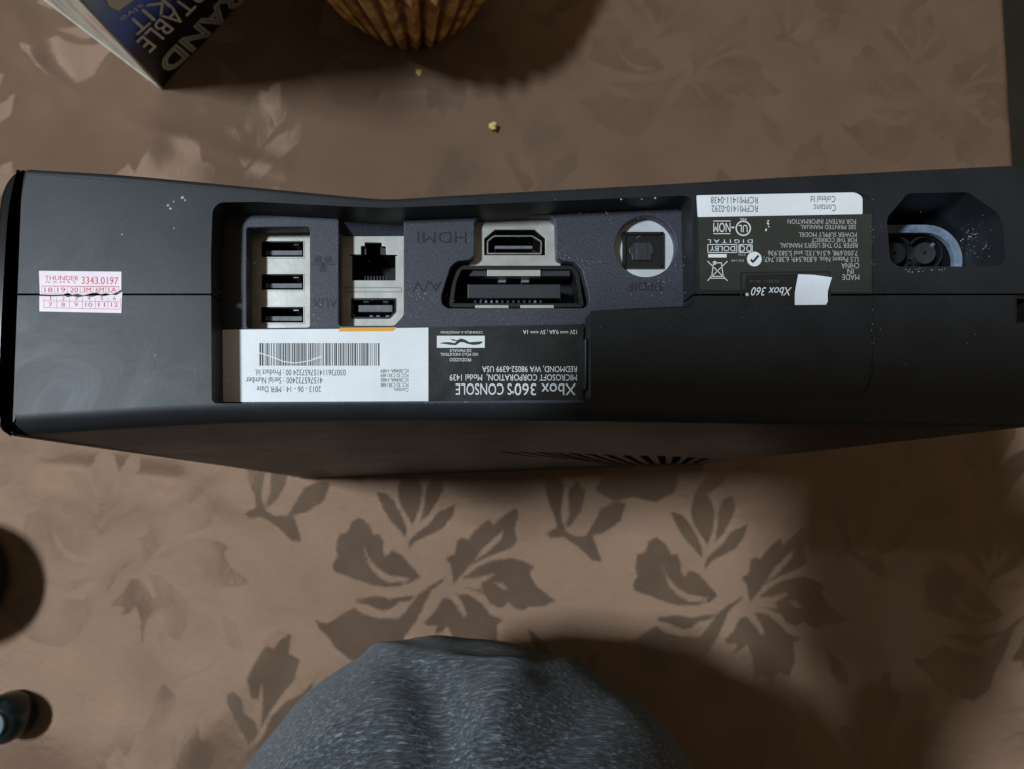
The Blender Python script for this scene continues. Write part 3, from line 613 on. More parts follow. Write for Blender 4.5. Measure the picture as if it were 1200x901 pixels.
# sticker recess: low frame round the two stickers
fr = ccw(rounded(B2([(867, 319.5), (973, 318), (973.5, 357), (868, 359)], RD), .6, 3)); link('sticker_frame', mesh(*ring_wall(fr, inset(fr, .45), H-RD-.1, H-RD+.15)), M['door'], con)
bs = link('brand_sticker', mesh(*prism(rounded(B2([(873.5, 323), (938, 321.5), (936, 357.5), (872, 358)], RD), .4, 3), H-RD-.05, H-RD+.2)), M['blacklabel'], con)
T = Text(lambda x, y: b(x, y, RD-.22)); T.flip('Xbox 360', 880, 337, 928, 346.8, shear=.3); T.annulus(875.5, 345.5, .8, 1.8, 12); T.build('lettering', M['white'], bs)
T = Text(lambda x, y: b(x, y, RD-.22)); T.flip('EC0317  06-14', 879, 328.5, 912, 331.5); T.build('faint_lettering', mat('faint_print', (.08, .085, .08), .5), bs)
cs = [(935.5, 321.8), (954, 322.6), (975, 325.5), (973.5, 330), (970, 342), (970, 354), (968, 357.5), (931.5, 357.8), (931.5, 344), (933.5, 332)]
lifted = []
mb = MB(); P3 = [b(x, y, RD-.25-.25*max(0, (x-955)/20)) for x, y in cs]; c0 = b(952, 341, RD-.25); k = len(P3)
mb.add([c0]+P3, [(0, 1+i, 1+(i+1) % k) for i in range(k)]); mb.add([c0-np.array([0, 0, .12])]+[p_-np.array([0, 0, .12]) for p_ in P3], [(0, 1+(i+1) % k, 1+i) for i in range(k)])
mb.f += [(1+i, 1+k+1+i, 1+k+1+(i+1) % k, 1+(i+1) % k) for i in range(k)]
ks = mb.build('blank_code_sticker', M['sticker'], con)
# drive door: faint raised panel inside the shallow recess, lower half
# warranty sticker on the seam, torn in two
tear_u = [(47, 345.5), (62, 346), (74, 345.6), (80, 344), (85, 346), (91, 345), (98, 346.6), (106, 344.6), (113, 343.2), (118, 345.4), (124, 344.4), (131, 345.6), (137, 343.2), (142.5, 340)]
up_pts = [(46, 318), (142.5, 319)]+tear_u[::-1]
low_pts = [(46.5, 347.6), (62, 348), (76, 347.4), (80, 349), (85, 347.6), (92, 349.2), (100, 347.6), (108, 348.6), (115, 346.8), (122, 347.8), (130, 346), (137, 346.4), (143.5, 342.5), (142.5, 367.5), (46.5, 365.5)]
for nm, P in (('upper', up_pts), ('lower', low_pts)):
    o = link('warranty_sticker', mesh(*prism(B2(P, 0), H-.05, H+.13)), M['seal'], con)
    T = Text(lambda x, y: b(x, y, -.16)); G = Text(lambda x, y: b(x, y, -.15))
    if nm == 'upper':
        T.up('3343.0197', 95.5, 324.5, 138.5, 333, sk=.8); T.up('THUNDER', 52.5, 323.5, 92, 328.8, sk=.4); T.up('G A M E S', 53, 329.6, 89, 332, sk=.4)
        xs = [49+15*i for i in range(7)]
        for i, s_ in enumerate(['18', '19', '20', '3M', '6M', '1A']): T.up(s_, xs[i]+3, 337.3, xs[i]+12.5, 342.8)
        G.line(49, 335.6, 139, 336.4, .8); G.line(49, 344.2, 134, 343.6, .4)
        for x in xs: G.line(x, 335.8, x, 344, .4)
    else:
        xs = [51.5+15*i for i in range(7)]
        for i in range(6): T.up(str(i+1), xs[i]+(7.2 if i == 0 else 6), 347.8, xs[i]+(8.2 if i == 0 else 9.3), 352.2); T.up(str(i+7), xs[i]+(5.5 if i < 3 else 3.5), 354.8, xs[i]+(9.5 if i < 3 else 11.5), 359.8, sk=.2)
        G.line(51, 353, 141, 354, .5); G.line(51, 361, 141, 362.8, .5)
        for x in xs: G.line(x, 349.5, x, 361.6, .4)
    T.build('lettering', M['red'], o); G.build('rules', M['redline'], o)

# ---- power inlet seen through its opening
inl = link('power_inlet', mesh(*prism(B2(R4(1030, 250, 1165, 345), 29), H-31, H-29.3)), M['deep'], con)
def stad(x0, x1, cy, r, n=16):
    out = [(x1+r*math.sin(math.pi*i/n), cy-r*math.cos(math.pi*i/n)) for i in range(n+1)]
    return out+[(x0-r*math.sin(math.pi*i/n), cy+r*math.cos(math.pi*i/n)) for i in range(n+1)]
DI = 17.0
Po, Pi = B2(stad(1010, 1086, 306, 42), DI), B2(stad(1010, 1085, 306, 33), DI)
link('socket_rim', mesh(*ring_wall(ccw(Po), ccw(Pi), H-DI-1.6, H-DI)), M['inlet'], inl, True)
link('socket_wall', mesh(*ring_wall(inset(ccw(Po), .2), inset(ccw(Pi), -.2), H-29, H-DI-1.2)), M['black'], inl, True)
link('socket_floor', mesh(*prism(B2(stad(1010, 1084, 306, 33), DI+7), H-29, H-DI-7)), M['black'], inl)
for cx_, cy_ in ((1084, 297), (1049, 297)):
    Pp = [tuple(b(x, y, DI+1)[:2]) for x, y in circ(cx_, cy_, 12.5, 28)]; Pq = [tuple(b(x, y, DI+1)[:2]) for x, y in circ(cx_, cy_, 2., 28)]
    link('pin', mesh(*ring_wall(Pp[::-1] if area2(Pp) < 0 else Pp, Pq[::-1] if area2(Pq) < 0 else Pq, H-29, H-DI-1)), M['avblock'] if cx_ > 1060 else M['black'], inl, True)  # left pin takes the blacker plastic to stand in for shade
    Po2 = [tuple(b(x, y, DI+3)[:2]) for x, y in circ(cx_, cy_, 21, 28)]; Pi2 = [tuple(b(x, y, DI+3)[:2]) for x, y in circ(cx_, cy_, 18.5, 28)]
    link('pin_collar', mesh(*ring_wall(ccw(Po2), ccw(Pi2), H-29, H-DI-3)), M['black'], inl, True)
link('pin_key', mesh(*prism(B2([(1089, 288), (1093, 284.5), (1095.5, 287), (1092, 290.5)], DI+1), H-29, H-DI-.9)), M['tongue'], inl)
inn = ccw(inset(ccw(POWER), -.6)); link('inlet_wall', mesh(*ring_wall(inset(inn, -1), inn, H-29.5, H-2.5)), M['shell'], inl)
post = [tuple(b(x, y, 20)[:2]) for x, y in circ(1150, 296, 12, 24)]; link('screw_post', mesh(*prism(post, H-29, H-20, .5)), M['black'], inl)
sl = link('rear_slot', mesh(*prism(B2(R4(1186, 344, 1216, 384), 6), H-11, H-6)), M['deep'], con)
sp = ccw(SIDESLOT); link('slot_rim', mesh(*ring_wall(sp, inset(sp, .8), H-6, H-.25)), M['black'], sl)

# ---- dust lying in the bays
dm = MB(); rd = random.Random(11)
def speck(p, r):
    n = rd.choice([4, 5, 6]); a0 = rd.random()*6; v = [(p[0]+r*rd.uniform(.5, 1.2)*math.cos(a0+6.283*i/n), p[1]+r*rd.uniform(.5, 1.2)*math.sin(a0+6.283*i/n), p[2]) for i in range(n)]
    dm.add(v+[(p[0], p[1], p[2]+r*.6)], [(i, (i+1) % n, n) for i in range(n)])
for _ in range(220): speck(b(rd.gauss(1150, 15), rd.gauss(278, 22), rd.uniform(3, 18)), rd.uniform(.03, .12))
for _ in range(40): t_ = rd.random(); speck(b(1126+48*t_+rd.gauss(0, 2), 282-24*t_+14*t_*t_+rd.gauss(0, 2), 10), rd.uniform(.06, .2))
for q in ((1158, 272, .45), (1155, 284, .35), (1160, 299, .38), (1167, 289, .3), (1136, 238, .25), (1150, 250, .2)): speck(b(q[0], q[1], 8), q[2])
for _ in range(70): speck(b(rd.uniform(690, 800), rd.gauss(239, 2.6), PLD-.1), rd.uniform(.05, .17))
for _ in range(50): speck(b(rd.gauss(804, 1.5), rd.uniform(232, 350), PLD-2), rd.uniform(.05, .14))
for _ in range(110): speck(b(rd.uniform(295, 700), rd.uniform(249, 380), PLD-.05), rd.uniform(.03, .09))
for q in ((618, 246, .4), (293, 236.5, .25), (312, 236.8, .22), (278, 360, .2), (252, 271, .2), (728, 234, .3), (752, 234, .28), (768, 232.5, .3), (744, 232, .2), (595, 246, .2), (680, 250, .25)): speck(b(q[0], q[1], .2 if q[1] < 238 else PLD-.2), q[2])
for q in ((197, 241, .55), (200, 245, .4), (204, 237, .35), (214, 232, .5), (217, 235, .35), (204, 268, .3), (143, 275, .3), (182, 417, .3)): speck(b(q[0], q[1], -.02), q[2])
for _ in range(60): speck(b(rd.uniform(60, 1180), rd.uniform(215, 470), -.02) if rd.random() < .5 else b(rd.gauss(1022, 1.2), rd.uniform(232, 440), -.02), rd.uniform(.04, .13))
for _ in range(25): speck(b(rd.uniform(1060, 1110), rd.gauss(317, 2), -.02), rd.uniform(.06, .16))
def fibre(px, py, dep, L, a, cur, w=.035):
    p0 = b(px, py, dep)[:2]; z = H-dep+.05; P_ = []
    for i in range(9):
        t = i/8-.5; aa = a+cur*t; P_.append((p0[0]+L*t*math.cos(a)-cur*L*t*t*math.sin(a), p0[1]+L*t*math.sin(a)+cur*L*t*t*math.cos(a), z+.1*math.sin(i*1.3), -math.sin(aa)*w, math.cos(aa)*w))
    dm.add([(x+u, y+v_, zz) for x, y, zz, u, v_ in P_]+[(x-u, y-v_, zz) for x, y, zz, u, v_ in P_], [(i, i+1, 10+i, 9+i) for i in range(8)])
for _ in range(12): fibre(rd.uniform(60, 1180), rd.uniform(216, 468), -.03 if rd.random() < .6 else -.02, rd.uniform(.5, 1.6), rd.uniform(0, 3.1), rd.uniform(-.6, .6), rd.uniform(.012, .022))
for _ in range(16): fibre(rd.uniform(690, 806), rd.uniform(236, 246), PLD-.1, rd.uniform(.5, 2), rd.uniform(0, 3.1), rd.uniform(-1, 1))
for _ in range(5): fibre(rd.gauss(1150, 14), rd.gauss(280, 16), rd.uniform(6, 14), rd.uniform(.8, 3), rd.uniform(0, 3.1), rd.uniform(-1, 1), .03)
for _ in range(900):
    k_ = rd.random()
    if k_ < .45: speck(b(rd.uniform(295, 800), rd.gauss(248, 4), PLD-.05), rd.uniform(.02, .055))
    elif k_ < .7: speck(b(rd.uniform(45, 1190), 345.5+rd.gauss(0, 3), -.02), rd.uniform(.015, .045))
    else: speck(b(rd.uniform(50, 1190), rd.uniform(212, 470), -.02), rd.uniform(.012, .035))
# only keep specks that lie over solid face or bay floor
tag(dm.build('dust_specks', M['dust'], con), kind='stuff')

# =================================================================== the things around it
# ---- printed carton standing at the top left
c0 = at(191, 106)[:2]; e1 = at(284, 0)[:2]-c0; e1 /= np.linalg.norm(e1); e2 = at(52, 0)[:2]-c0; e2 = e2/np.linalg.norm(e2)
LEAN = np.array([-.065, -.03]); BH = 330.; BW = 170.; BT = 112.
def cp(u, w, h): q = c0+e1*u+e2*w+LEAN*h; return np.array([q[0], q[1], h+.4])
box = empty('printed_carton', (*c0, 0), 'standing printed carton with black and blue side lettered in white, at the top left', 'carton')
def carton_panel(name, corners, m, n=10, bulge=0.):
    a_, b_, c_, d_ = [np.array(q) for q in corners]; nn = np.cross(b_-a_, d_-a_); nn /= np.linalg.norm(nn); vs_ = []; fs = []
    for j in range(n+1):
        for i in range(n+1):
            u, w = i/n, j/n; vs_.append(a_*(1-u)*(1-w)+b_*u*(1-w)+c_*u*w+d_*(1-u)*w+nn*bulge*16*u*(1-u)*w*(1-w))
    for j in range(n):
        for i in range(n): k = j*(n+1)+i; fs.append((k, k+1, k+n+2, k+n+1))
    me = mesh(vs_, fs); uv = me.uv_layers.new(name='UVMap')
    for l in me.loops: k = l.vertex_index; uv.data[l.index].uv = ((k % (n+1))/n, (k//(n+1))/n)
    o = link(name, me, m, box, True, 60); return local(o, box)
def print_mat(name, build):
    m = bpy.data.materials.new(name); m.use_nodes = True; nt = m.node_tree; p = nt.nodes['Principled BSDF']; p.inputs['Roughness'].default_value = .35
    uvn = nt.nodes.new('ShaderNodeUVMap'); build(nt, p, uvn); return m
def ramp(nt, stops):
    r = nt.nodes.new('ShaderNodeValToRGB'); el = r.color_ramp.elements
    while len(el) < len(stops): el.new(.5)
    for e_, (q, c) in zip(el, stops): e_.position = q; e_.color = (*c, 1)
    return r
def front_print(nt, p, uvn):
    sx = nt.nodes.new('ShaderNodeSeparateXYZ'); nt.links.new(uvn.outputs[0], sx.inputs[0])
    no = nt.nodes.new('ShaderNodeTexNoise'); no.inputs['Scale'].default_value = 5; no.inputs['Detail'].default_value = 2; nt.links.new(uvn.outputs[0], no.inputs['Vector'])
    ad = nt.nodes.new('ShaderNodeMath'); ad.operation = 'MULTIPLY_ADD'; ad.inputs[1].default_value = .12; nt.links.new(no.outputs[0], ad.inputs[0]); nt.links.new(sx.outputs[1], ad.inputs[2])
    r = ramp(nt, [(.0, (.012, .012, .012)), (.16, (.012, .013, .016)), (.19, (.03, .05, .25)), (.24, (.11, .23, .95)), (.31, (.32, .52, .95)), (.35, (.52, .66, .66)), (.6, (.72, .80, .72))]); nt.links.new(ad.outputs[0], r.inputs[0]); nt.links.new(r.outputs[0], p.inputs['Base Color'])
def side_print(nt, p, uvn):
    no = nt.nodes.new('ShaderNodeTexNoise'); no.inputs['Scale'].default_value = 4.5; no.inputs['Detail'].default_value = 3; nt.links.new(uvn.outputs[0], no.inputs['Vector'])
    r = ramp(nt, [(.3, (.16, .25, .40)), (.42, (.74, .80, .68)), (.52, (.85, .88, .78)), (.57, (.75, .42, .40)), (.62, (.80, .84, .74)), (.75, (.12, .14, .13))]); nt.links.new(no.outputs[0], r.inputs[0]); nt.links.new(r.outputs[0], p.inputs['Base Color'])
fm = print_mat('carton_front_print', front_print); sm_ = print_mat('carton_side_print', side_print)
kraft = mat('worn_card_edge', (.55, .55, .45), .7, .2, var=(120, .7, 1.1))
carton_panel('lettered_panel', [cp(0, 0, 0), cp(BW, 0, 0), cp(BW, 0, BH), cp(0, 0, BH)], fm, 10, .8)
carton_panel('side_panel', [cp(0, BT, 0), cp(0, 0, 0), cp(0, 0, BH), cp(0, BT, BH)], sm_, 10, 1.2)
carton_panel('back_panel', [cp(BW, BT, 0), cp(0, BT, 0), cp(0, BT, BH), cp(BW, BT, BH)], fm)
carton_panel('end_panel', [cp(BW, 0, 0), cp(BW, BT, 0), cp(BW, BT, BH), cp(BW, 0, BH)], sm_)
carton_panel('top_flap', [cp(0, 0, BH), cp(BW, 0, BH), cp(BW, BT, BH), cp(0, BT, BH)], sm_)
carton_panel('bottom_flap', [cp(0, 0, 0), cp(0, BT, 0), cp(BW, BT, 0), cp(BW, 0, 0)], kraft)
def edge_strip(a_, b_, w):
    a_, b_ = np.array(a_), np.array(b_); d = (b_-a_)/np.linalg.norm(b_-a_); p_ = np.cross(d, [.3, .2, .9]); p_ /= np.linalg.norm(p_); q_ = np.cross(d, p_); n = 8
    v = [a_+(p_*math.cos(6.283*i/n)+q_*math.sin(6.283*i/n))*w for i in range(n)]+[b_+(p_*math.cos(6.283*i/n)+q_*math.sin(6.283*i/n))*w for i in range(n)]
    f = [(i, (i+1) % n, n+(i+1) % n, n+i) for i in range(n)]+[tuple(range(n))[::-1], tuple(range(n, 2*n))]
    o = link('worn_edge', mesh(v, f), kraft, box, True); local(o, box)
edge_strip(cp(0, 0, .9), cp(0, 0, BH), .8); edge_strip(cp(0, 0, .7), cp(0, BT, .7), .8)
fn = np.cross(np.array([*e1, 0]), np.array([*LEAN, 1.])); fn /= np.linalg.norm(fn)
if fn.dot(np.array([0, 0, CAMZ])-cp(BW/2, 0, BH/2)) < 0: fn = -fn
proj = lambda x, y: on_plane(x, y, cp(0, 0, 0)+fn*1.15, fn)
T = Text(proj)
T.put('GRAND', [(296, -39), (184, 74), (200, 88), (314, -26)], outline=.035)
T.put('PORTABLE', [(250, -40), (159, 49), (176, 63), (268, -28)]); T.put('1 KIT', [(204, -22), (147, 29), (161, 42), (220, -9)]); T.put('sive', [(165, 4), (139, 22), (144, 26), (170, 8)])
T.poly([(122, -6), (150, -6), (163, -4), (139, 13), (128, 8)])
o = T.build('lettering', mat('carton_white_print', (.86, .90, .80), .5), box); local(o, box)

# ---- muffin in a pleated paper case at the top edge
mc = at(481, 58)[:2]+np.array([0, 46.])
muf = empty('muffin', (*mc, 0), 'muffin in a pleated brown paper case at the top edge', 'muffin')
NP = 34; rows = 14; vs_, fs = [], []
for j in range(rows+1):
    t = j/rows; z = .3+95*t; r0 = 46+30*t**.9; amp = 1.3+1.3*t**.5
    for i in range(NP*8):
        a = 6.28318*i/(NP*8); ph = (i % 8)/8.; tri = abs(ph*2-1)*2-1; rr = r0+amp*(1+.5*math.sin(a*5.3+1)+.35*math.sin(a*11.7))*tri+.5*math.sin(a*3+1)+.4*math.sin(7*a+2*t)
        if j == 0: rr -= 1.2
        vs_.append((mc[0]+rr*math.cos(a), mc[1]+rr*math.sin(a), z+(1.2*math.sin(a*5) if j == rows else 0)))
n = NP*8
for j in range(rows):
    for i in range(n): fs.append((j*n+i, j*n+(i+1) % n, (j+1)*n+(i+1) % n, (j+1)*n+i))
fs.append(tuple(range(n))[::-1])
pm = mat('greasy_pleated_paper', (.40, .24, .085), .5, .4, bump=(300, .3, .4)); nt = pm.node_tree; p = nt.nodes['Principled BSDF']
tc = nt.nodes.new('ShaderNodeTexCoord'); no = nt.nodes.new('ShaderNodeTexNoise'); no.inputs['Scale'].default_value = 70; no.inputs['Detail'].default_value = 6; nt.links.new(tc.outputs['Object'], no.inputs['Vector'])
r = ramp(nt, [(.35, (.22, .10, .025)), (.5, (.52, .29, .08)), (.68, (.80, .58, .22))]); nt.links.new(no.outputs[0], r.inputs[0]); nt.links.new(r.outputs[0], p.inputs['Base Color'])
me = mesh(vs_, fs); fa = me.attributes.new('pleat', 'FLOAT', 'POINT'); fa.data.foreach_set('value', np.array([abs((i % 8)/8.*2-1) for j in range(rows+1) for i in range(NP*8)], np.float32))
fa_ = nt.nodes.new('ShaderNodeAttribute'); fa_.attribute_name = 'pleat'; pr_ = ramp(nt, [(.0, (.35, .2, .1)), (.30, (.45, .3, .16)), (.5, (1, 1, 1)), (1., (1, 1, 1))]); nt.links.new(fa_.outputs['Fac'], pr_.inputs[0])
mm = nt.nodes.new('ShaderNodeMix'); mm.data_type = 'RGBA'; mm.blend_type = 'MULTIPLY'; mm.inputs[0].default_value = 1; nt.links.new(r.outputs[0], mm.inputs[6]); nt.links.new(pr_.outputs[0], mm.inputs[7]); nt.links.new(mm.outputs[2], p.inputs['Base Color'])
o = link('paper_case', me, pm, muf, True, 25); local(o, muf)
vs_, fs = [], []; NR, NS = 14, 48
for j in range(NR):
    t = j/(NR-1)*math.pi/2
    for i in range(NS):
        a = 6.28318*i/NS; k = 1+.05*math.sin(3*a+j)+.04*math.sin(7*a+2*j); vs_.append((mc[0]+67*math.cos(t)*math.cos(a)*k, mc[1]+67*math.cos(t)*math.sin(a)*k, 80+34*math.sin(t)*k))
for j in range(NR-1):
    for i in range(NS): fs.append((j*NS+i, j*NS+(i+1) % NS, (j+1)*NS+(i+1) % NS, (j+1)*NS+i))
o = link('baked_crown', mesh(vs_, fs), mat('baked_crust', (.30, .15, .05), .7, .3, bump=(150, .6, 2.), var=(60, .5, 1.5)), muf, True, 80); local(o, muf)

# ---- crumbs
crm = mat('yellow_crumb', (.72, .56, .18), .7, .3, var=(900, .7, 1.2))
for x, y, r, lab in ((577.5, 150, 2.6, 'yellow crumb nearer the console, on the bare cloth above it'), (490.5, 87, 2.2, 'yellow crumb lying just below the muffin')):
    q = at(x, y, 1.2); bm = bmesh.new(); bmesh.ops.create_icosphere(bm, subdivisions=2, radius=r*S)
    for v in bm.verts: v.co *= rd.uniform(.5, 1.25); v.co.z *= .75
    me = bpy.data.meshes.new('crumb'); bm.to_mesh(me); bm.free(); o = link('crumb', me, crm, None); o.location = (q[0]*S, q[1]*S, 2.9*S); tag(o, lab, 'crumb', 'crumbs on the cloth')

# ---- two dark round containers cut by the left edge
def lathe(prof, c, n=40):
    v = [(c[0]+r*math.cos(6.28318*i/n), c[1]+r*math.sin(6.28318*i/n), z) for r, z in prof for i in range(n)]; f = []
    for j in range(len(prof)-1):
        for i in range(n): f.append((j*n+i, j*n+(i+1) % n, (j+1)*n+(i+1) % n, (j+1)*n+i))
    f.append(tuple(range(n))[::-1]); f.append(tuple((len(prof)-1)*n+i for i in range(n))); return v, f
dk = mat('dark_green_black_plastic', (.010, .016, .017), .22, .5); lidm = mat('grey_blue_lid', (.20, .27, .31), .4, .4, var=(80, .85, 1.1))
q = at(20, 834)[:2]; kn = empty('small_canister', (*q, 0), 'small round black canister with grey blue top at the left edge', 'canister')
o = link('body', mesh(*lathe([(10, .8), (12, 1.6), (13, 4), (13, 14), (12.3, 18), (10, 21), (7, 22.5)], q)), dk, kn, True, 50); local(o, kn)
o = link('lid', mesh(*lathe([(7, 22), (7.4, 23), (7.2, 24.6), (6.2, 25.2)], q)), lidm, kn, True, 40); local(o, kn)
q = at(-58, 676)[:2]; kn = empty('large_canister', (*q, 0), 'larger black object almost wholly cut off by the left edge, beside its round shadow', 'canister')
o = link('body', mesh(*lathe([(30, .8), (33, 2), (35, 6), (35, 40), (33, 48), (27, 51)], q)), dk, kn, True, 50); local(o, kn)
o = link('lid', mesh(*lathe([(26, 50.5), (27, 52), (26, 55), (23, 56)], q)), lidm, kn, True, 40); local(o, kn)

# ---- the phone the picture is taken with, held over the table
def c2w(x, y, z): return CAM @ np.array([x, y, z], float)+np.array([0, 0, CAMZ])
def slab(P, z0, z1, bev):
    v, f = prism(P, z0, z1, bev); return mesh([c2w(*q) for q in v], f)
ph = empty('phone', (0, 0, CAMZ), 'dark phone held flat above the table, known only by its shadow', 'phone')
PX0, PX1, PY0, PY1 = -110, 50, -13, 64
o = link('body', slab(rounded(R4(PX0, PY0, PX1, PY1), 9, 6), 1.5, 9, .8), mat('phone_body', (.02, .02, .025), .3), ph, True, 40); local(o, ph)
o = link('screen', slab(rounded(R4(PX0+2, PY0+2, PX1-2, PY1-2), 7, 6), 9.02, 9.3, .1), mat('phone_glass', (.01, .01, .012), .1), ph, True, 40); local(o, ph)

# ---- the person holding it
parts = MB()
def ellipsoid(c, r, n=24, m_=14):
    v = [(c[0]+r[0]*math.sin(math.pi*j/m_)*math.cos(6.28318*i/n), c[1]+r[1]*math.sin(math.pi*j/m_)*math.sin(6.28318*i/n), c[2]-r[2]*math.cos(math.pi*j/m_)) for j in range(1, m_) for i in range(n)]
    k = len(v); v += [(c[0], c[1], c[2]-r[2]), (c[0], c[1], c[2]+r[2])]; f = []
    for j in range(m_-2):
        for i in range(n): f.append((j*n+i, j*n+(i+1) % n, (j+1)*n+(i+1) % n, (j+1)*n+i))
    for i in range(n): f.append((k, (i+1) % n, i)); f.append((k+1, (m_-2)*n+i, (m_-2)*n+(i+1) % n))
    parts.add(v, f)
def limb(pts, n=16):
    """tapered limb through (point, radius) joints"""
    for (p0, r0), (p1, r1) in zip(pts, pts[1:]):
        p0, p1 = np.array(p0, float), np.array(p1, float); L = np.linalg.norm(p1-p0); k = max(2, int(L/max(6, min(r0, r1)*.5)))
        for i in range(k+1): t = i/k; r_ = r0+(r1-r0)*t; ellipsoid(p0+(p1-p0)*t, (r_, r_, r_), 12, 8)
def torso(sec, n=36):
    v, f = [], []
    for z, cx_, cy_, ax_, ay_ in sec: v += [(cx_+ax_*math.copysign(abs(math.cos(6.28318*i/n))**.8, math.cos(6.28318*i/n)), cy_+ay_*math.sin(6.28318*i/n), z) for i in range(n)]
    for j in range(len(sec)-1):
        for i in range(n): f.append((j*n+i, j*n+(i+1) % n, (j+1)*n+(i+1) % n, (j+1)*n+i))
    f.append(tuple(range(n))[::-1]); f.append(tuple((len(sec)-1)*n+i for i in range(n))); parts.add(v, f)
torso([(-230, 8, -350, 150, 90), (-180, 8, -345, 168, 112), (0, 8, -335, 160, 112), (120, 8, -340, 158, 112), (260, 8, -355, 160, 108), (400, 8, -362, 182, 102), (470, 6, -362, 178, 84), (520, 4, -360, 110, 62), (540, 4, -358, 60, 50)])
BC, BR_ = np.array([0., -227.5, 150.]), np.array([126.5, 170., 150.])
ellipsoid(BC, BR_, 64, 40)
limb([((4, -356, 520), 56), ((4, -335, 600), 52)]); ellipsoid((4, -318, 672), (74, 92, 112)); ellipsoid((4, -228, 655), (11, 20, 16)); limb([((4, -235, 690), 9), ((4, -224, 650), 11)], 10)
for sx in (-1, 1): ellipsoid((4+sx*76, -322, 668), (9, 20, 30))
wr = c2w(-66, -84, 24)
limb([((180, -362, 470), 58), ((205, -390, 360), 50), ((10, -330, 240), 52), ((*(np.array([10, -330, 240])*.55+wr*.45),), 49), (tuple(wr), 31)])
# the hand carries the phone on its lower edge: four fingers along the edge, thumb over the screen side
limb([(tuple(wr), 29), (tuple(c2w(-62, -60, 26)), 24), (tuple(c2w(-70, -44, 26)), 19)]); limb([(tuple(c2w(-46, -58, 27)), 22), (tuple(c2w(-14, -44, 27)), 15)]); limb([(tuple(c2w(-66, -54, 26)), 20), (tuple(c2w(-106, -42, 25)), 14)])
for i, L in enumerate((.92, 1.0, .95, .8)):
    x = -20-24*i; limb([(tuple(c2w(x-8, -42, 22)), 9), (tuple(c2w(x-14, -27-2*L, 12)), 8), (tuple(c2w(x-8, -21.5, 7.5)), 7.2), (tuple(c2w(x+4*L, -20.5, 8)), 6.4)])
limb([(tuple(c2w(-20, -46, 30)), 13), (tuple(c2w(-12, -26, 28)), 10.5), (tuple(c2w(-16, -4, 19)), 8.6), (tuple(c2w(-28, 12, 16.5)), 7)])
limb([((-166, -362, 470), 58), ((-225, -385, 340), 50), ((-235, -395, 210), 44), ((-190, -330, 60), 38), ((-150, -290, -70), 27)])
limb([((-150, -290, -70), 27), ((-138, -265, -105), 22)])
for i in range(4): limb([((-160+14*i, -262, -108), 8.5), ((-160+15*i, -232, -118), 7.5), ((-158+15*i, -208, -128), 6.3)])
limb([((-128, -285, -90), 11), ((-104, -262, -104), 9), ((-98, -240, -112), 7)])
for sx in (-1, 1):
    limb([((8+sx*88, -335, -205), 92), ((8+sx*120, 20, -215), 66), ((8+sx*125, 40, -440), 55), ((8+sx*122, 25, -660), 42), ((8+sx*122, 30, -695), 42)])
    limb([((8+sx*122, 10, -708), 30), ((8+sx*128, 150, -714), 25)])
o = bpy.data.objects.new('tmp', mesh(parts.v, parts.f)); COL.objects.link(o)
md = o.modifiers.new('r', 'REMESH'); md.mode = 'VOXEL'; md.voxel_size = .0038; md.use_smooth_shade = True
md = o.modifiers.new('s', 'SMOOTH'); md.factor = .5; md.iterations = 8
dg = bpy.context.evaluated_depsgraph_get(); me = bpy.data.meshes.new_from_object(o.evaluated_get(dg), depsgraph=dg); bpy.data.objects.remove(o)
n = len(me.vertices); co = np.empty(n*3, np.float32); me.vertices.foreach_get('co', co); co = co.reshape(-1, 3).astype(float)/S
nn = np.empty(n*3, np.float32); me.vertices.foreach_get('normal', nn); nn = nn.reshape(-1, 3)
rel = (co-np.array([0, 0, CAMZ])) @ CAM
# folds and slack of the garment over the rounded front: ridges and hollows pushed along the surface
ok = (rel[:, 2] < -40) & (co[:, 1] > -300) & (np.linalg.norm((co-BC)/BR_, axis=1) < 1.12)
dep = np.where(ok, -rel[:, 2], 1e6); fx = W0/2+F*rel[:, 0]/dep; fy = H0/2-F*rel[:, 1]/dep
disp = np.zeros(n)
def bump_line(pts, w, h):
    global disp
    d = np.full(n, 1e9)
    for (x0, y0), (x1, y1) in zip(pts, pts[1:]):
        L = (x1-x0)**2+(y1-y0)**2; t = np.clip(((fx-x0)*(x1-x0)+(fy-y0)*(y1-y0))/L, 0, 1); d = np.minimum(d, np.hypot(fx-x0-t*(x1-x0), fy-y0-t*(y1-y0)))
    disp += h*np.exp(-(d/w)**2)
bump_line([(370, 810), (440, 765), (480, 755)], 60, 3.2)
bump_line([(550, 758), (630, 766)], 30, -2.5)
bump_line([(440, 768), (540, 772), (600, 779), (690, 776)], 9, 2.6)
bump_line([(500, 795), (522, 850), (510, 920)], 34, -6)
bump_line([(600, 800), (575, 850)], 30, 4)
bump_line([(690, 820), (630, 920)], 40, -4)
bump_line([(700, 800), (760, 860)], 30, 3.0)
for k in range(7): bump_line([(330+k*20, 900-k*6), (400+k*18, 845-k*8)], 7, .7)
co += nn*np.where(ok, disp, 0)[:, None]
me.vertices.foreach_set('co', (co*S).astype(np.float32).ravel()); me.update()
m = bpy.data.materials.new('grey_heather_knit'); m.use_nodes = True; nt = m.node_tree; p = nt.nodes['Principled BSDF']; p.inputs['Roughness'].default_value = .85; p.inputs['Specular IOR Level'].default_value = .2; p.inputs['Sheen Weight'].default_value = .25
tc = nt.nodes.new('ShaderNodeTexCoord'); mp = nt.nodes.new('ShaderNodeMapping'); mp.inputs['Rotation'].default_value = (.3, .35, .35); mp.inputs['Scale'].default_value = (170, 900, 760); nt.links.new(tc.outputs['Object'], mp.inputs[0])
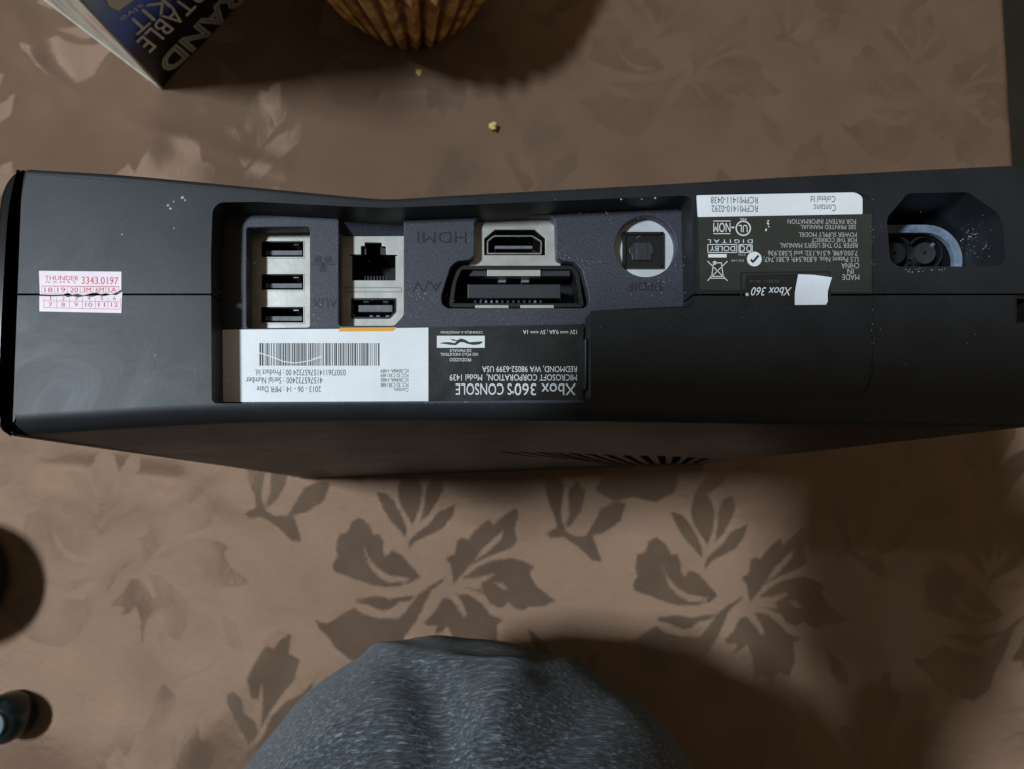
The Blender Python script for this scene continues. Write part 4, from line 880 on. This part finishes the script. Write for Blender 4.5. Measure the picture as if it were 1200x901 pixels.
no = nt.nodes.new('ShaderNodeTexNoise'); no.inputs['Scale'].default_value = 1.; no.inputs['Detail'].default_value = 4; no.inputs['Roughness'].default_value = .7; nt.links.new(mp.outputs[0], no.inputs['Vector'])
r = ramp(nt, [(.34, (.012, .015, .018)), (.49, (.044, .055, .064)), (.58, (.090, .108, .124)), (.69, (.28, .315, .35))]); nt.links.new(no.outputs[0], r.inputs[0]); nt.links.new(r.outputs[0], p.inputs['Base Color'])
bp = nt.nodes.new('ShaderNodeBump'); bp.inputs['Strength'].default_value = .9; bp.inputs['Distance'].default_value = .0012; nt.links.new(no.outputs[0], bp.inputs['Height']); nt.links.new(bp.outputs[0], p.inputs['Normal'])
me.materials.clear(); me.materials.append(m); me.materials.append(mat('skin', (.42, .24, .16), .5, .4, bump=(400, .2, .3))); me.materials.append(mat('dark_trousers', (.03, .035, .05), .9))
pc = np.empty(len(me.polygons)*3, np.float32); me.polygons.foreach_get('center', pc); pc = pc.reshape(-1, 3)/S
ci = (pc-np.array([0, 0, CAMZ])) @ CAM
mi = np.zeros(len(pc), np.int32)
mi[(pc[:, 2] > 545) | ((ci[:, 1] > -82) & (pc[:, 2] > 350) & (pc[:, 1] > -110)) | ((pc[:, 0] < -85) & (pc[:, 2] < -45) & (pc[:, 2] > -150) & (pc[:, 1] > -302))] = 1
mi[(pc[:, 2] < -135)] = 2
me.polygons.foreach_set('material_index', mi); me.polygons.foreach_set('use_smooth', [True]*len(pc))
pe = link('person', me, None); tag(pe, 'person in grey heathered clothing, its rounded front rising at the bottom edge', 'person')
parts = MB(); ellipsoid((4, -334, 692), (80, 92, 104)); co_ = [(x, y, z if z > 640 else 640+(z-640)*.2) for x, y, z in parts.v]
link('hair', mesh(co_, parts.f), mat('dark_hair', (.015, .012, .010), .6), pe, True, 80)
em = mat('eye', (.6, .6, .58), .2)
for sx in (-1, 1): parts = MB(); ellipsoid((4+sx*30, -236, 678), (12, 10, 9), 12, 8); link('eye', mesh(parts.v, parts.f), em, pe, True, 80)
